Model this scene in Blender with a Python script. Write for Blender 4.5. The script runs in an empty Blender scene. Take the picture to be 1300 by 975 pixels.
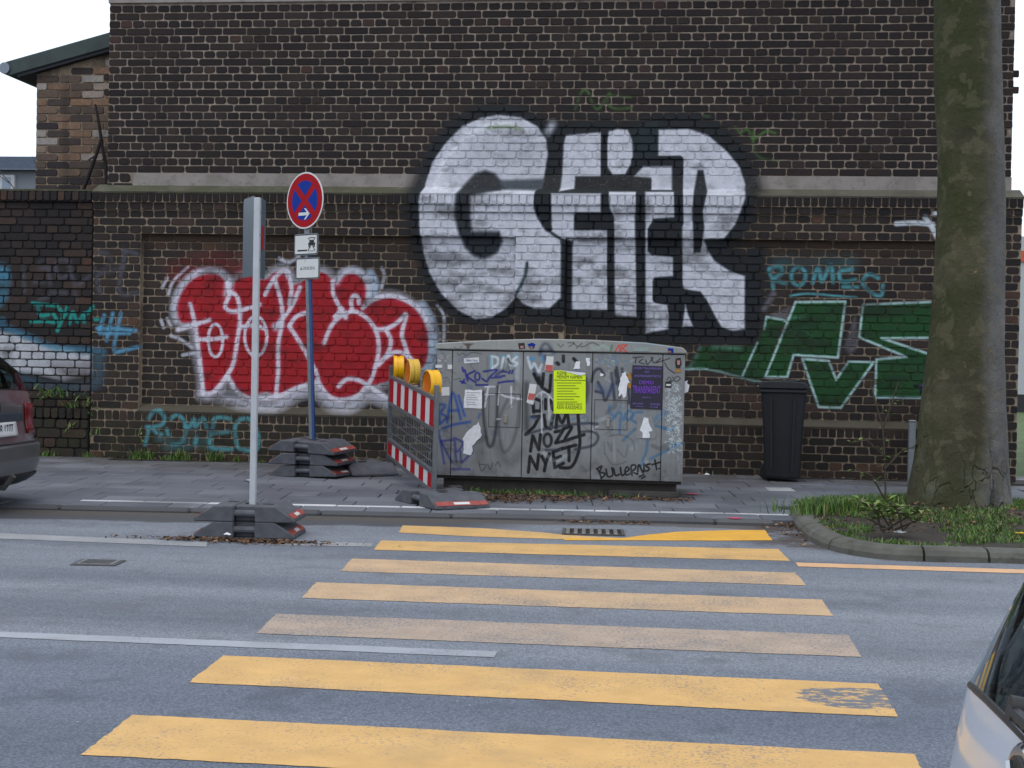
import bpy, bmesh, math, random
import numpy as np
from mathutils import Vector, Matrix, noise as mnoise
R = random.Random(7)
sc = bpy.context.scene
COL = sc.collection
rad = math.radians

# ------------------------------------------------------------------ camera
FPX, CAMH = 1879.0, 1.206                     # focal length in pixels of the 1300 px wide photograph
YAW, PITCH, ROLL = rad(6.49), rad(-1.02), rad(1.1)
fw = Vector((-math.sin(YAW)*math.cos(PITCH), math.cos(YAW)*math.cos(PITCH), math.sin(PITCH)))
r0 = Vector((math.cos(YAW), math.sin(YAW), 0)); u0 = r0.cross(fw)
rt = r0*math.cos(ROLL) + u0*math.sin(ROLL); up = u0*math.cos(ROLL) - r0*math.sin(ROLL)
cam = bpy.data.cameras.new('camera'); camo = bpy.data.objects.new('camera', cam); COL.objects.link(camo)
cam.sensor_width = 36; cam.lens = FPX/1300*36; cam.clip_start = .05; cam.clip_end = 2000
m = Matrix((rt, up, -fw)).transposed().to_4x4(); m.translation = (0, 0, CAMH); camo.matrix_world = m
sc.camera = camo

# ------------------------------------------------------------------ light
world = bpy.data.worlds.new('World'); sc.world = world; world.use_nodes = True
wn = world.node_tree.nodes; wl = world.node_tree.links
bg = wn['Background']; bg.inputs['Strength'].default_value = .15
sky = wn.new('ShaderNodeTexSky'); sky.sky_type = 'NISHITA'; sky.sun_disc = False
SUN_EL, SUN_AZ = rad(68), rad(205)           # azimuth clockwise from +Y; the sun stands behind the camera, veiled
sky.sun_elevation = SUN_EL; sky.sun_rotation = SUN_AZ
sky.air_density = 1.6; sky.dust_density = 5.0; sky.ozone_density = 2.0
veil = wn.new('ShaderNodeMix'); veil.data_type = 'RGBA'          # an even overcast layer over the clear sky
veil.inputs['Factor'].default_value = .75; veil.inputs[7].default_value = (7.05, 7.8, 8.75, 1)
wl.new(sky.outputs[0], veil.inputs[6]); wl.new(veil.outputs[2], bg.inputs['Color'])
sun = bpy.data.lights.new('sun', 'SUN'); sun.energy = .5; sun.angle = rad(50); sun.color = (1, .98, .95)
suno = bpy.data.objects.new('sun', sun); COL.objects.link(suno)
sd = Vector((math.sin(SUN_AZ)*math.cos(SUN_EL), math.cos(SUN_AZ)*math.cos(SUN_EL), math.sin(SUN_EL)))
suno.rotation_euler = sd.to_track_quat('Z', 'Y').to_euler()
sc.view_settings.view_transform = 'Standard'; sc.view_settings.look = 'None'
sc.view_settings.exposure = 0.34; sc.view_settings.gamma = 1.0

# ------------------------------------------------------------------ survey: photo pixel -> place in metres
CAM = Vector((0, 0, CAMH))
def ray(px, py): return fw + rt*((px-650)/FPX) + up*((487.5-py)/FPX)
def onY(px, py, Y):
    d = ray(px, py); return CAM + d*(Y/d.y)
def onZ(px, py, z=0.0):
    d = ray(px, py); return CAM + d*((z-CAMH)/d.z)
def pz(Y): return .03 + (Y-10.8)*.0125        # the pavement climbs gently to the wall
def onP(px, py):
    z = .05
    for _ in range(6):
        p = onZ(px, py, z); z = pz(p.y)
    return p

# ------------------------------------------------------------------ helpers
def tag(o, label=None, cat=None, group=None, kind=None):
    if label: o['label'] = label
    if cat: o['category'] = cat
    if group: o['group'] = group
    if kind: o['kind'] = kind
    return o
def empty(name, loc=(0, 0, 0), rz=0.0, label=None, cat=None, group=None):
    o = bpy.data.objects.new(name, None); COL.objects.link(o)
    o.location = loc; o.rotation_euler = (0, 0, rz); o.empty_display_size = .1
    return tag(o, label, cat, group)
def link(name, me, parent=None, loc=None, rot=None):
    o = bpy.data.objects.new(name, me); COL.objects.link(o)
    if parent: o.parent = parent
    if loc is not None: o.location = loc
    if rot is not None: o.rotation_euler = rot
    return o
def copy_tree(o, parent=None):
    c = o.copy(); COL.objects.link(c); c.parent = parent
    for ch in list(o.children): copy_tree(ch, c)
    return c
def lin(c): return c/12.92 if c <= .04045 else ((c+.055)/1.055)**2.4
def S(r, g, b, k=.62): return (lin(r/255)*k, lin(g/255)*k, lin(b/255)*k, 1)
def SR(r, g, b): return S(r, g, b, 1.0)

class MB:
    def __init__(s): s.v = []; s.f = []; s.t = []
    def add(s, vs, fs, tint=None):
        n = len(s.v); s.v += [tuple(v) for v in vs]; s.f += [tuple(i+n for i in f) for f in fs]
        s.t += [tint or (1, 1, 1, 1)]*len(vs); return s
    def box(s, a, b, M=None, tint=None):
        (x0, y0, z0), (x1, y1, z1) = a, b
        vs = [(x0,y0,z0),(x1,y0,z0),(x1,y1,z0),(x0,y1,z0),(x0,y0,z1),(x1,y0,z1),(x1,y1,z1),(x0,y1,z1)]
        if M is not None: vs = [M @ Vector(v) for v in vs]
        return s.add(vs, [(0,3,2,1),(4,5,6,7),(0,1,5,4),(1,2,6,5),(2,3,7,6),(3,0,4,7)], tint)
    def tube(s, pts, r, n=8, cap=True, tint=None):
        pts = [Vector(p) for p in pts]; rs = r if isinstance(r, (list, tuple)) else [r]*len(pts)
        vs = []; fs = []
        ref = None
        for i, p in enumerate(pts):
            d = (pts[min(i+1, len(pts)-1)] - pts[max(i-1, 0)]).normalized()
            if ref is None: ref = Vector((0, 0, 1)) if abs(d.z) < .9 else Vector((1, 0, 0))
            a = d.cross(ref).normalized(); b = d.cross(a).normalized(); ref = -b if False else ref
            for k in range(n):
                t = 2*math.pi*k/n; vs.append(p + a*(rs[i]*math.cos(t)) + b*(rs[i]*math.sin(t)))
        for i in range(len(pts)-1):
            for k in range(n):
                k2 = (k+1) % n; fs.append((i*n+k, i*n+k2, (i+1)*n+k2, (i+1)*n+k))
        if cap: fs.append(tuple(range(n))[::-1]); fs.append(tuple((len(pts)-1)*n+k for k in range(n)))
        return s.add(vs, fs, tint)
    def prism(s, prof, y0, y1, M=None, tint=None):   # profile in (x,z), extruded along y
        n = len(prof)
        vs = [(x, y0, z) for x, z in prof] + [(x, y1, z) for x, z in prof]
        if M is not None: vs = [M @ Vector(v) for v in vs]
        fs = [tuple(range(n)), tuple(range(2*n-1, n-1, -1))] + [(i, i+n, (i+1) % n+n, (i+1) % n) for i in range(n)]
        return s.add(vs, fs, tint)
    def sheet(s, prof, z, th=0.0, tint=None):        # polygon lying flat, profile in (x,y)
        n = len(prof); vs = [(p[0], p[1], z) for p in prof]
        if th <= 0: return s.add(vs, [tuple(range(n))], tint)
        vs += [(p[0], p[1], z-th) for p in prof]
        return s.add(vs, [tuple(range(n)), tuple(range(2*n-1, n-1, -1))] + [(i, i+n, (i+1) % n+n, (i+1) % n) for i in range(n)], tint)
    def mesh(s, name, mat, bevel=0, smooth=False, seg=1):
        me = bpy.data.meshes.new(name); me.from_pydata(s.v, [], s.f)
        at = me.color_attributes.new('tint', 'FLOAT_COLOR', 'POINT')
        at.data.foreach_set('color', np.array(s.t, dtype=np.float32).ravel())
        bm = bmesh.new(); bm.from_mesh(me)
        bmesh.ops.recalc_face_normals(bm, faces=bm.faces)
        if bevel:
            es = [e for e in bm.edges if len(e.link_faces) == 2 and e.calc_face_angle(0) > .5]
            bmesh.ops.bevel(bm, geom=es, offset=bevel, segments=seg, affect='EDGES', clamp_overlap=True)
        bm.to_mesh(me); bm.free()
        if mat: me.materials.append(mat)
        if smooth or bevel:
            me.polygons.foreach_set('use_smooth', [True]*len(me.polygons))
            me.set_sharp_from_angle(angle=rad(32))
        return me
    def build(s, name, mat, parent=None, loc=None, rot=None, **k):
        return link(name, s.mesh(name, mat, **k), parent, loc, rot)

# ------------------------------------------------------------------ paint maps (graffiti), rasterised in wall metres
class Canvas:
    def __init__(s, name, x0, z0, w, h, res):
        s.name = name; s.x0, s.z0, s.w, s.h, s.res = x0, z0, w, h, res
        s.nx, s.nz = int(w/res), int(h/res)
        s.rgb = np.zeros((s.nz, s.nx, 3), np.float32); s.a = np.zeros((s.nz, s.nx), np.float32)
        rg = np.random.default_rng(3)
        s.noise = rg.random((s.nz, s.nx)).astype(np.float32)
    def over(s, sl, m, c):
        c = np.array(c[:3], np.float32)/255
        a0 = s.a[sl]; ao = m + a0*(1-m); k = np.where(ao > 1e-4, m/np.maximum(ao, 1e-4), 0)
        s.rgb[sl] = s.rgb[sl]*(1-k[..., None]) + c*k[..., None]; s.a[sl] = ao
    def bbox(s, P, pad):
        i0 = max(0, int((P[:, 0].min()-pad-s.x0)/s.res)); i1 = min(s.nx, int((P[:, 0].max()+pad-s.x0)/s.res)+2)
        j0 = max(0, int((P[:, 1].min()-pad-s.z0)/s.res)); j1 = min(s.nz, int((P[:, 1].max()+pad-s.z0)/s.res)+2)
        if i1 <= i0 or j1 <= j0: return None
        X = s.x0 + (np.arange(i0, i1)+.5)*s.res; Z = s.z0 + (np.arange(j0, j1)+.5)*s.res
        XX, ZZ = np.meshgrid(X, Z); return (slice(j0, j1), slice(i0, i1)), XX, ZZ
    @staticmethod
    def seg(XX, ZZ, P, closed=False):
        d2 = np.full(XX.shape, 1e9)
        n = len(P)
        for i in range(n if closed else n-1):
            a = P[i]; b = P[(i+1) % n]; ab = b-a; L = max(ab@ab, 1e-12)
            t = np.clip(((XX-a[0])*ab[0]+(ZZ-a[1])*ab[1])/L, 0, 1)
            d2 = np.minimum(d2, (XX-a[0]-t*ab[0])**2 + (ZZ-a[1]-t*ab[1])**2)
        return np.sqrt(d2)
    def fill(s, P, c, al=1.0, soft=.008, grain=0.0):
        P = np.array(P, float); b = s.bbox(P, soft*2)
        if b is None: return
        sl, XX, ZZ = b
        ins = np.zeros(XX.shape, bool); n = len(P)
        for i in range(n):
            a = P[i]; q = P[(i+1) % n]
            if a[1] == q[1]: continue
            cr = ((a[1] > ZZ) != (q[1] > ZZ)) & (XX < (q[0]-a[0])*(ZZ-a[1])/(q[1]-a[1])+a[0]); ins ^= cr
        d = s.seg(XX, ZZ, P, True); d = np.where(ins, -d, d)
        m = np.clip(.5-d/(2*soft), 0, 1)*al
        if grain: m = m*(1-grain*s.noise[sl])
        s.over(sl, m.astype(np.float32), c)
    def stroke(s, P, w, c, al=1.0, soft=.006, curve=True, grain=0.0, closed=False):
        P = np.array(P, float)
        if curve and len(P) > 2: P = catmull(P, closed)
        b = s.bbox(P, w/2+soft*2)
        if b is None: return
        sl, XX, ZZ = b; d = s.seg(XX, ZZ, P, closed)-w/2
        m = np.clip(.5-d/(2*soft), 0, 1)*al
        if grain: m = m*(1-grain*s.noise[sl])
        s.over(sl, m.astype(np.float32), c)
    def image(s):
        im = bpy.data.images.new(s.name, s.nx, s.nz, alpha=True)
        im.alpha_mode = 'CHANNEL_PACKED'
        px = np.concatenate([s.rgb, s.a[..., None]], -1).astype(np.float32)
        im.pixels.foreach_set(px.ravel()); im.update(); im.pack(); return im
def catmull(P, closed=False, k=5):
    n = len(P); out = []
    for i in range(n if closed else n-1):
        g = (lambda j: P[j % n]) if closed else (lambda j: P[min(max(j, 0), n-1)])
        p0, p1, p2, p3 = g(i-1), g(i), g(i+1), g(i+2)
        for t in np.linspace(0, 1, k, endpoint=False):
            out.append(.5*((2*p1)+(-p0+p2)*t+(2*p0-5*p1+4*p2-p3)*t*t+(-p0+3*p1-3*p2+p3)*t**3))
    if not closed: out.append(P[-1])
    return np.array(out)
def tracer(Y, ox=0, oy=0, k=1.0):               # points read off an enlarged view of the photo -> metres on the plane y = Y
    def f(*pts):
        out = []
        for x, y in pts:
            p = onY(ox+x/k, oy+y/k, Y); out.append((p.x, p.z))
        return out
    return f
YW = 15.0
WALL = Canvas('wall_paint', -7.4, 0.0, 10.9, 4.2, .0045)
PXW = 1/124.5
def wall_paint():
    c = WALL; px = PXW
    K = (18, 24, 31); Wt = (222, 222, 232)
    T = tracer(YW)
    # ---- big black and white piece
    outer = T((632,129),(662,136),(685,149),(700,164),(714,153),(771,151),(782,157),(800,153),(829,145),(861,142),(896,147),(921,159),(940,177),(955,202),(964,225),(966,240),(957,252),(952,282),(940,300),(926,312),(945,324),(968,313),(969,357),(968,408),(960,435),(875,437),(794,432),(788,421),(740,417),(715,408),(700,404),(672,406),(654,400),(629,411),(601,412),(571,399),(552,380),(534,347),(523,312),(518,274),(520,237),(533,203),(549,174),(574,148),(601,133))
    c.stroke(outer, 13*px, K, .7, .06, False, .06, True)
    c.fill(outer, K, .99, .035, .04)
    for a in ([(700,128),(730,140),(760,146)], [(840,150),(880,140)]):
        c.stroke(T(*a), 10*px, K, .35, .05)
    G = T((629,143),(660,146),(681,158),(692,175),(694,194),(689,225),(685,240),(680,243),(678,265),(688,280),(700,298),(712,305),(712,378),(697,392),(678,392),(663,385),(655,376),(642,391),(623,403),(602,405),(580,394),(558,372),(543,345),(535,317),(532,286),(532,258),(537,231),(546,203),(562,180),(583,158),(608,147))
    c.fill(G, Wt, .97, .012, .12)
    c.stroke(T((700,155),(694,165)), 10*px, Wt, .7, .03)
    c.fill(T((717,169),(763,165),(762,223),(731,223),(728,238),(709,243),(712,221),(714,181)), Wt, .97, .012, .12)
    c.fill(T((700,246),(763,246),(763,270),(730,270),(729,292),(771,292),(771,305),(771,394),(725,393),(726,306),(712,302),(700,294)), Wt, .97, .012, .12)
    c.fill(T((772,164),(784,161),(796,162),(804,178),(803,201),(793,219),(777,220),(769,208),(768,185)), Wt, .97, .012, .12)
    c.fill(T((772,243),(809,243),(808,264),(806,276),(808,402),(780,401),(779,276),(774,264)), Wt, .97, .012, .12)
    c.fill(T((804,222),(816,209),(853,209),(853,240),(826,240),(826,226)), Wt, .97, .012, .12)
    c.fill(T((819,243),(858,243),(858,276),(829,278),(828,290),(823,296),(822,318),(827,323),(858,326),(858,350),(830,352),(829,380),(850,384),(848,418),(819,423)), Wt, .95, .012, .12)
    c.fill(T((835,162),(875,161),(899,169),(923,189),(940,210),(947,232),(946,252),(940,269),(933,286),(919,303),(894,304),(899,318),(908,331),(926,343),(946,350),(946,418),(930,420),(916,415),(906,398),(897,381),(889,370),(869,369),(866,360),(866,200),(835,196)), Wt, .97, .012, .12)
    # black shapes inside
    c.fill(T((614,214),(601,218),(586,234),(579,249),(577,274),(581,292),(589,314),(601,325),(614,328),(629,321),(637,306),(634,294),(599,294),(597,274),(598,249),(635,241),(634,228),(626,218)), K, .95, .02, .08)
    c.fill(T((630,227),(690,225),(686,241),(630,240)), (48,58,66), .85, .02)
    c.stroke(T((684,243),(684,268),(696,290)), 9*px, K, .95, .012)
    c.stroke(T((669,334),(666,352),(654,375)), 4*px, (52,72,78), .9, .01)
    c.stroke(T((614,330),(602,340)), 14*px, K, .15, .05)
    c.fill(T((729,222),(770,222),(826,224),(826,240),(729,239)), K, .95, .012)
    c.fill(T((729,273),(772,272),(772,290),(729,290)), K, .95, .012)
    c.stroke(T((766,156),(766,222)), 8*px, K, .97, .008, False)
    c.stroke(T((769,245),(769,268),(775,280),(774,330),(775,402)), 7.5*px, K, .97, .008)
    c.stroke(T((812,242),(813,300),(813,405)), 9.5*px, K, .97, .008, False)
    c.stroke(T((806,202),(862,201),(861,242),(862,283),(833,284),(828,292),(828,315),(860,320),(860,356),(834,358),(834,379),(852,382),(858,422)), 11*px, K, .97, .008, False)
    c.fill(T((800,158),(836,150),(834,196),(804,202)), (28,40,44), .9, .012)
    c.fill(T((886,214),(893,214),(898,242),(892,269),(894,289),(889,320),(881,320),(879,272),(881,242)), K, .97, .01)
    c.fill(T((852,381),(867,366),(889,371),(902,391),(909,411),(918,424),(852,424)), K, .96, .012)
    c.fill(T((870,386),(874,400),(880,414),(866,415)), Wt, .9, .01)
    c.stroke(T((782,386),(804,388)), 2*px, K, .5, .01); c.stroke(T((781,378),(806,379)), 2*px, K, .4, .01)
    c.fill(T((620,150),(640,148),(668,160),(676,180)), (175,175,185), .35, .06)
    c.stroke(T((550,236),(560,205),(580,180),(606,160),(640,155),(668,165)), 6*px, (238,238,244), .6, .02)
    c.fill(T((596,176),(640,164),(672,176),(676,205),(630,208),(585,210)), (150,150,160), .28, .08)
    # ---- red throw-up
    t = tracer(YW, 180, 300, 3.25); rw = 1/3.25*px
    RED = (166, 7, 26); HW = (205, 205, 218)
    body = [(135,330),(140,260),(180,195),(240,160),(300,155),(340,190),(365,200),(390,175),(440,165),(500,180),(540,150),(580,140),(600,170),(610,200),(650,190),(690,160),(740,150),(775,175),(800,190),(830,160),(870,155),(905,180),(920,220),(915,285),(960,260),(1020,250),(1080,270),(1130,310),(1165,370),(1175,440),(1165,520),(1120,560),(1000,600),(930,620),(880,655),(810,672),(760,650),(715,600),(640,620),(560,655),(500,640),(440,668),(410,660),(380,630),(350,575),(310,620),(255,645),(240,560),(225,470),(215,400),(205,355),(160,355)]
    B = t(*body)
    c.stroke(t((140,150),(300,110),(420,140)), 60*rw, RED, .3, .12)
    c.stroke(catmull(np.array(B), True), 40*rw, HW, .7, .05, False, .15, True)
    c.stroke(t((240,655),(320,665),(420,690),(545,700),(640,650),(715,640),(765,690),(850,705),(930,660),(1015,690)), 42*rw, HW, .8, .05, grain=.2)
    c.stroke(t((935,150),(955,200),(940,250)), 36*rw, (180,195,215), .85, .02)
    c.stroke(t((1150,290),(1190,370),(1195,470),(1175,570),(1165,700)), 44*rw, (175,190,210), .85, .03)
    c.fill(catmull(np.array(B), True, 3), RED, .96, .015, .12)
    for st in ([(135,345),(125,290),(150,215),(210,150),(290,140),(345,165),(360,205)], [(345,190),(338,240)], [(800,190),(825,150),(880,140),(925,180),(930,240)]):
        c.stroke(t(*st), 26*rw, HW, .85, .025, grain=.2)
    strokes = [[(190,280),(210,360),(225,470),(240,600),(245,650)], [(140,385),(205,365),(270,345)], [(235,425),(285,424),(340,415)],
      [(345,190),(352,240),(335,290),(370,310),(450,290),(478,280)], [(348,225),(385,250),(397,330),(385,430),(370,520),(345,570),(290,640),(250,650)], [(345,575),(385,640),(440,672)],
      [(400,375),(450,368),(500,380)], [(500,240),(540,170),(580,140),(600,152)], [(540,175),(565,260),(572,340),(555,450),(555,560),(545,660)],
      [(645,210),(610,290),(572,340),(545,372)], [(600,370),(640,430),(680,500),(718,592),(640,622),(540,665),(470,665)], [(600,370),(630,330),(672,315)],
      [(780,185),(785,240),(820,310),(835,335)], [(860,295),(858,262),(870,243),(886,252),(890,275)], [(745,440),(775,370),(820,325),(870,310),(920,335),(960,390),(972,460),(960,530),(935,600),(880,660),(810,675),(760,655),(720,600)],
      [(905,295),(950,260),(1020,245),(1090,265),(1150,310),(1190,390)], [(960,385),(1005,380),(1050,355),(1085,322),(1068,400),(1080,450),(1100,510)], [(1000,382),(1022,430),(1010,480),(972,530)],
      [(1000,500),(1040,478),(1080,485),(1115,515)], [(805,620),(840,590),(890,595),(930,620),(1000,665)], [(820,300),(790,330)], [(590,150),(610,210),(600,280)]]
    for st in strokes: c.stroke(t(*st), 24*rw, (196,170,184), .45, .03, grain=.2)
    for st in strokes: c.stroke(t(*st), 19*rw, (220,218,230), .95, .010, grain=.08)
    for cx, cy, rx, ry in ((295,430,30,68), (462,412,46,82)):
        c.stroke(t(*[(cx+rx*math.cos(a), cy+ry*math.sin(a)) for a in np.linspace(0, 2*math.pi, 13)[:-1]]), 15*rw, (216,214,226), .95, .008, closed=True)
    c.stroke(t((545,372),(560,368)), 34*rw, HW, .9, .03)
    for st in ([(75,210),(95,170)], [(100,240),(120,185),(180,125)], [(70,345),(80,375)], [(95,340),(110,370)], [(110,410),(150,425),(200,460)], [(160,490),(215,480)], [(560,90),(600,105),(640,82)], [(985,130),(995,160),(983,210)], [(1215,285),(1242,330),(1240,430)]):
        c.stroke(t(*st), 13*rw, HW, .75, .012)
    # ---- turquoise names
    TQ = (84, 158, 168)
    t = tracer(YW-.02, 160, 500, 6.842); rw = 1/6.842*px
    for st in ([(195,215),(235,155),(290,150),(332,200),(320,260),(260,285),(180,288)], [(235,300),(270,340),(310,352)], [(195,300),(185,360),(165,440)], [(390,215),(440,183),(490,215),(522,290),(510,370),(460,430),(400,440)], [(355,310),(370,360)],
      [(512,285),(545,295),(590,222),(602,292),(668,210),(700,295)], [(612,380),(600,440)], [(905,222),(840,205),(765,217),(755,290),(735,340),(890,328)], [(735,345),(730,400),(750,470),(920,482)], [(1055,212),(985,228),(948,290),(960,430),(1000,480),(1130,485),(1150,380),(1115,270),(1070,220)]):
        c.stroke(t(*st), 34*rw, TQ, .8, .014, grain=.25)
    for st in ([(290,390),(420,420),(500,410)], [(600,330),(610,440)], [(700,400),(720,460)], [(360,460),(520,460)]): c.stroke(t(*st), 50*rw, TQ, .3, .05, grain=.3)
    t = tracer(YW, 860, 280, 3.483); rw = 1/3.483*px
    c.stroke(t((440,200),(600,190),(760,190)), 45*rw, TQ, .22, .09)
    for st in ([(405,218),(420,260),(425,300)], [(408,212),(450,200),(466,228),(430,258),(482,276)], [(600,275),(625,205),(642,268),(680,195),(692,272)], [(775,215),(722,225),(730,268),(792,260)], [(735,292),(800,294)], [(892,252),(850,236),(822,270),(850,310),(902,332),(912,285)]):
        c.stroke(t(*st), 16*rw, TQ, .9, .012, grain=.15)
    c.stroke(t(*[(537+32*math.cos(a), 245+40*math.sin(a)) for a in np.linspace(0, 2*math.pi, 11)[:-1]]), 15*rw, TQ, .9, .012, closed=True)
    c.stroke(t((500,332),(580,322),(700,332),(795,338)), 9*rw, TQ, .85, .008)
    # ---- green piece
    GR = (5, 68, 24); LW = (172, 200, 200)
    P = [[(525,360),(745,358),(712,605),(515,593),(487,692),(390,692)], [(395,425),(478,440),(385,692),(335,716),(285,700),(355,545)],
         [(100,558),(345,552),(285,695),(190,668),(40,655),(70,610)], [(555,612),(672,622),(705,705),(760,625),(870,628),(725,828),(628,825)],
         [(825,372),(1200,356),(1200,517),(905,520),(1110,588),(1200,610),(1200,785),(878,782),(885,615),(1018,603),(808,515)]]
    for p in P: c.fill(t(*p), GR, .95, .012, .12)
    c.fill(t((740,560),(790,420),(800,560),(770,590)), (110,108,118), .55, .02); c.fill(t((400,420),(480,390),(500,380),(480,440)), (120,118,124), .6, .02)
    c.stroke(t((385,390),(425,325)), 24*rw, (120,118,124), .7, .02)
    c.stroke(t((100,560),(75,620),(50,655)), 12*rw, (120,120,126), .7, .02)
    for p in (P[0], P[3], P[4]): c.stroke(t(*p), 11*rw, LW, .95, .008, False, closed=True)
    for p in ([(385,480),(395,425),(478,442)], [(355,540),(285,695),(400,725)], [(285,695),(190,668),(120,655),(30,655)]): c.stroke(t(*p), 11*rw, LW, .9, .008, False)
    c.stroke(t((490,430),(560,425)), 8*rw, LW, .4, .02); c.stroke(t((500,480),(570,490),(620,540)), 4*rw, LW, .35, .01)
    c.stroke(t((160,560),(280,566)), 20*rw, (150,175,170), .45, .02)
    # ---- white tag by the tree
    for p in ([(1138,284),(1162,283),(1184,285)], [(1174,276),(1182,287),(1189,300),(1196,312)], [(1186,272),(1187,272)]): c.stroke(T(*p), 6*px, (205,210,218), .95, .01)
    # ---- thin green tags on the upper wall
    t = tracer(YW+.14, 700, 100, 4.333); rw = 1/4.333*px
    for st in ([(130,170),(165,75),(200,72),(250,170),(320,80),(305,130),(350,165),(440,160)], [(310,92),(435,100)], [(1010,265),(1040,300)], [(1040,300),(1080,280),(1110,330),(1180,290),(1230,300)], [(1110,290),(1110,350),(1140,430),(1250,452)], [(840,205),(868,208)]):
        c.stroke(t(*st), 11*rw, (84,132,56), .55, .012)
    c.stroke(tracer(YW)((618,160),(640,158),(660,161)), 3*px, (88,120,60), .6, .02)
    # ---- left end
    t = tracer(YW, 0, 300, 4.878); rw = 1/4.878*px
    c.fill(t((-60,150),(20,165),(55,185),(66,290),(45,390),(0,440),(-60,440)), (70,140,170), .8, .03, .3)
    c.fill(t((-80,590),(90,600),(260,665),(400,690),(560,720),(570,850),(400,890),(300,865),(230,850),(-80,830)), (205,207,215), .85, .03, .3)
    c.fill(t((330,800),(560,790),(570,900),(420,905)), (60,52,52), .5, .08)
    c.stroke(t((-60,545),(60,575),(230,645),(350,690),(560,705),(640,720)), 36*rw, (60,120,150), .8, .03, grain=.3)
    c.stroke(t((600,730),(610,800),(600,900)), 60*rw, (60,105,125), .5, .06)
    c.stroke(t((-20,880),(150,880),(300,930),(560,930)), 44*rw, (62,104,128), .5, .05, grain=.4)
    c.stroke(t((0,520),(20,520)), 30*rw, (60,120,150), .6, .03)
    for st in ([(145,180),(150,340)], [(300,140),(245,155),(245,200),(300,185)], [(300,210),(310,300)], [(430,150),(360,150),(345,210),(380,260),(430,230)], [(430,180),(460,300)], [(490,300),(560,240),(585,200)], [(590,100),(660,110),(685,170),(600,250),(620,350)], [(640,230),(760,190)], [(760,80),(850,110)], [(775,100),(740,340),(850,350)], [(320,345),(410,350)], [(245,390),(300,372)], [(460,330),(470,390)], [(210,280),(270,285)]):
        c.stroke(t(*st), 24*rw, (88,88,102), .62, .02, grain=.2)
    for st in ([(200,415),(280,425),(355,430)], [(235,440),(250,490),(300,485)], [(195,530),(270,525),(350,530),(330,480)], [(370,450),(400,490),(415,440)], [(390,500),(355,585)], [(430,540),(450,470),(480,530),(520,480),(520,530)], [(520,480),(550,470),(575,435)], [(590,515),(605,515)]):
        c.stroke(t(*st), 24*rw, (16,138,130), .95, .01)
    for st in ([(645,490),(612,590)], [(698,478),(660,645)], [(748,478),(705,700),(760,708),(855,685)], [(600,570),(720,572),(840,585)], [(620,600),(800,600)]):
        c.stroke(t(*st), 22*rw, (88,150,182), .9, .014, grain=.1)
wall_paint()
def weather(c, seed, amt):                     # uneven cover: patches and streaks where the paint has thinned
    rg = np.random.default_rng(seed); tot = np.zeros((c.nz, c.nx), np.float32)
    for cw, chh, wt in ((.9, .5, .35), (.28, .12, .35), (.10, .045, .2), (.03, .02, .1)):
        g = rg.random((int(c.h/chh)+3, int(c.w/cw)+3)).astype(np.float32)
        yy = np.linspace(0, g.shape[0]-2.001, c.nz); xx = np.linspace(0, g.shape[1]-2.001, c.nx)
        y0 = yy.astype(int); x0 = xx.astype(int); fy = (yy-y0)[:, None]; fx = (xx-x0)[None]; fy = fy*fy*(3-2*fy); fx = fx*fx*(3-2*fx)
        tot += wt*((g[y0][:, x0]*(1-fx)+g[y0][:, x0+1]*fx)*(1-fy)+(g[y0+1][:, x0]*(1-fx)+g[y0+1][:, x0+1]*fx)*fy)
    k = np.clip((tot-.5)/.22, -1, 1)
    c.rgb *= (1+np.where(k < 0, .05*k, -amt*k))[..., None]
weather(WALL, 5, .36)
WALL_IMG = WALL.image()

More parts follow.
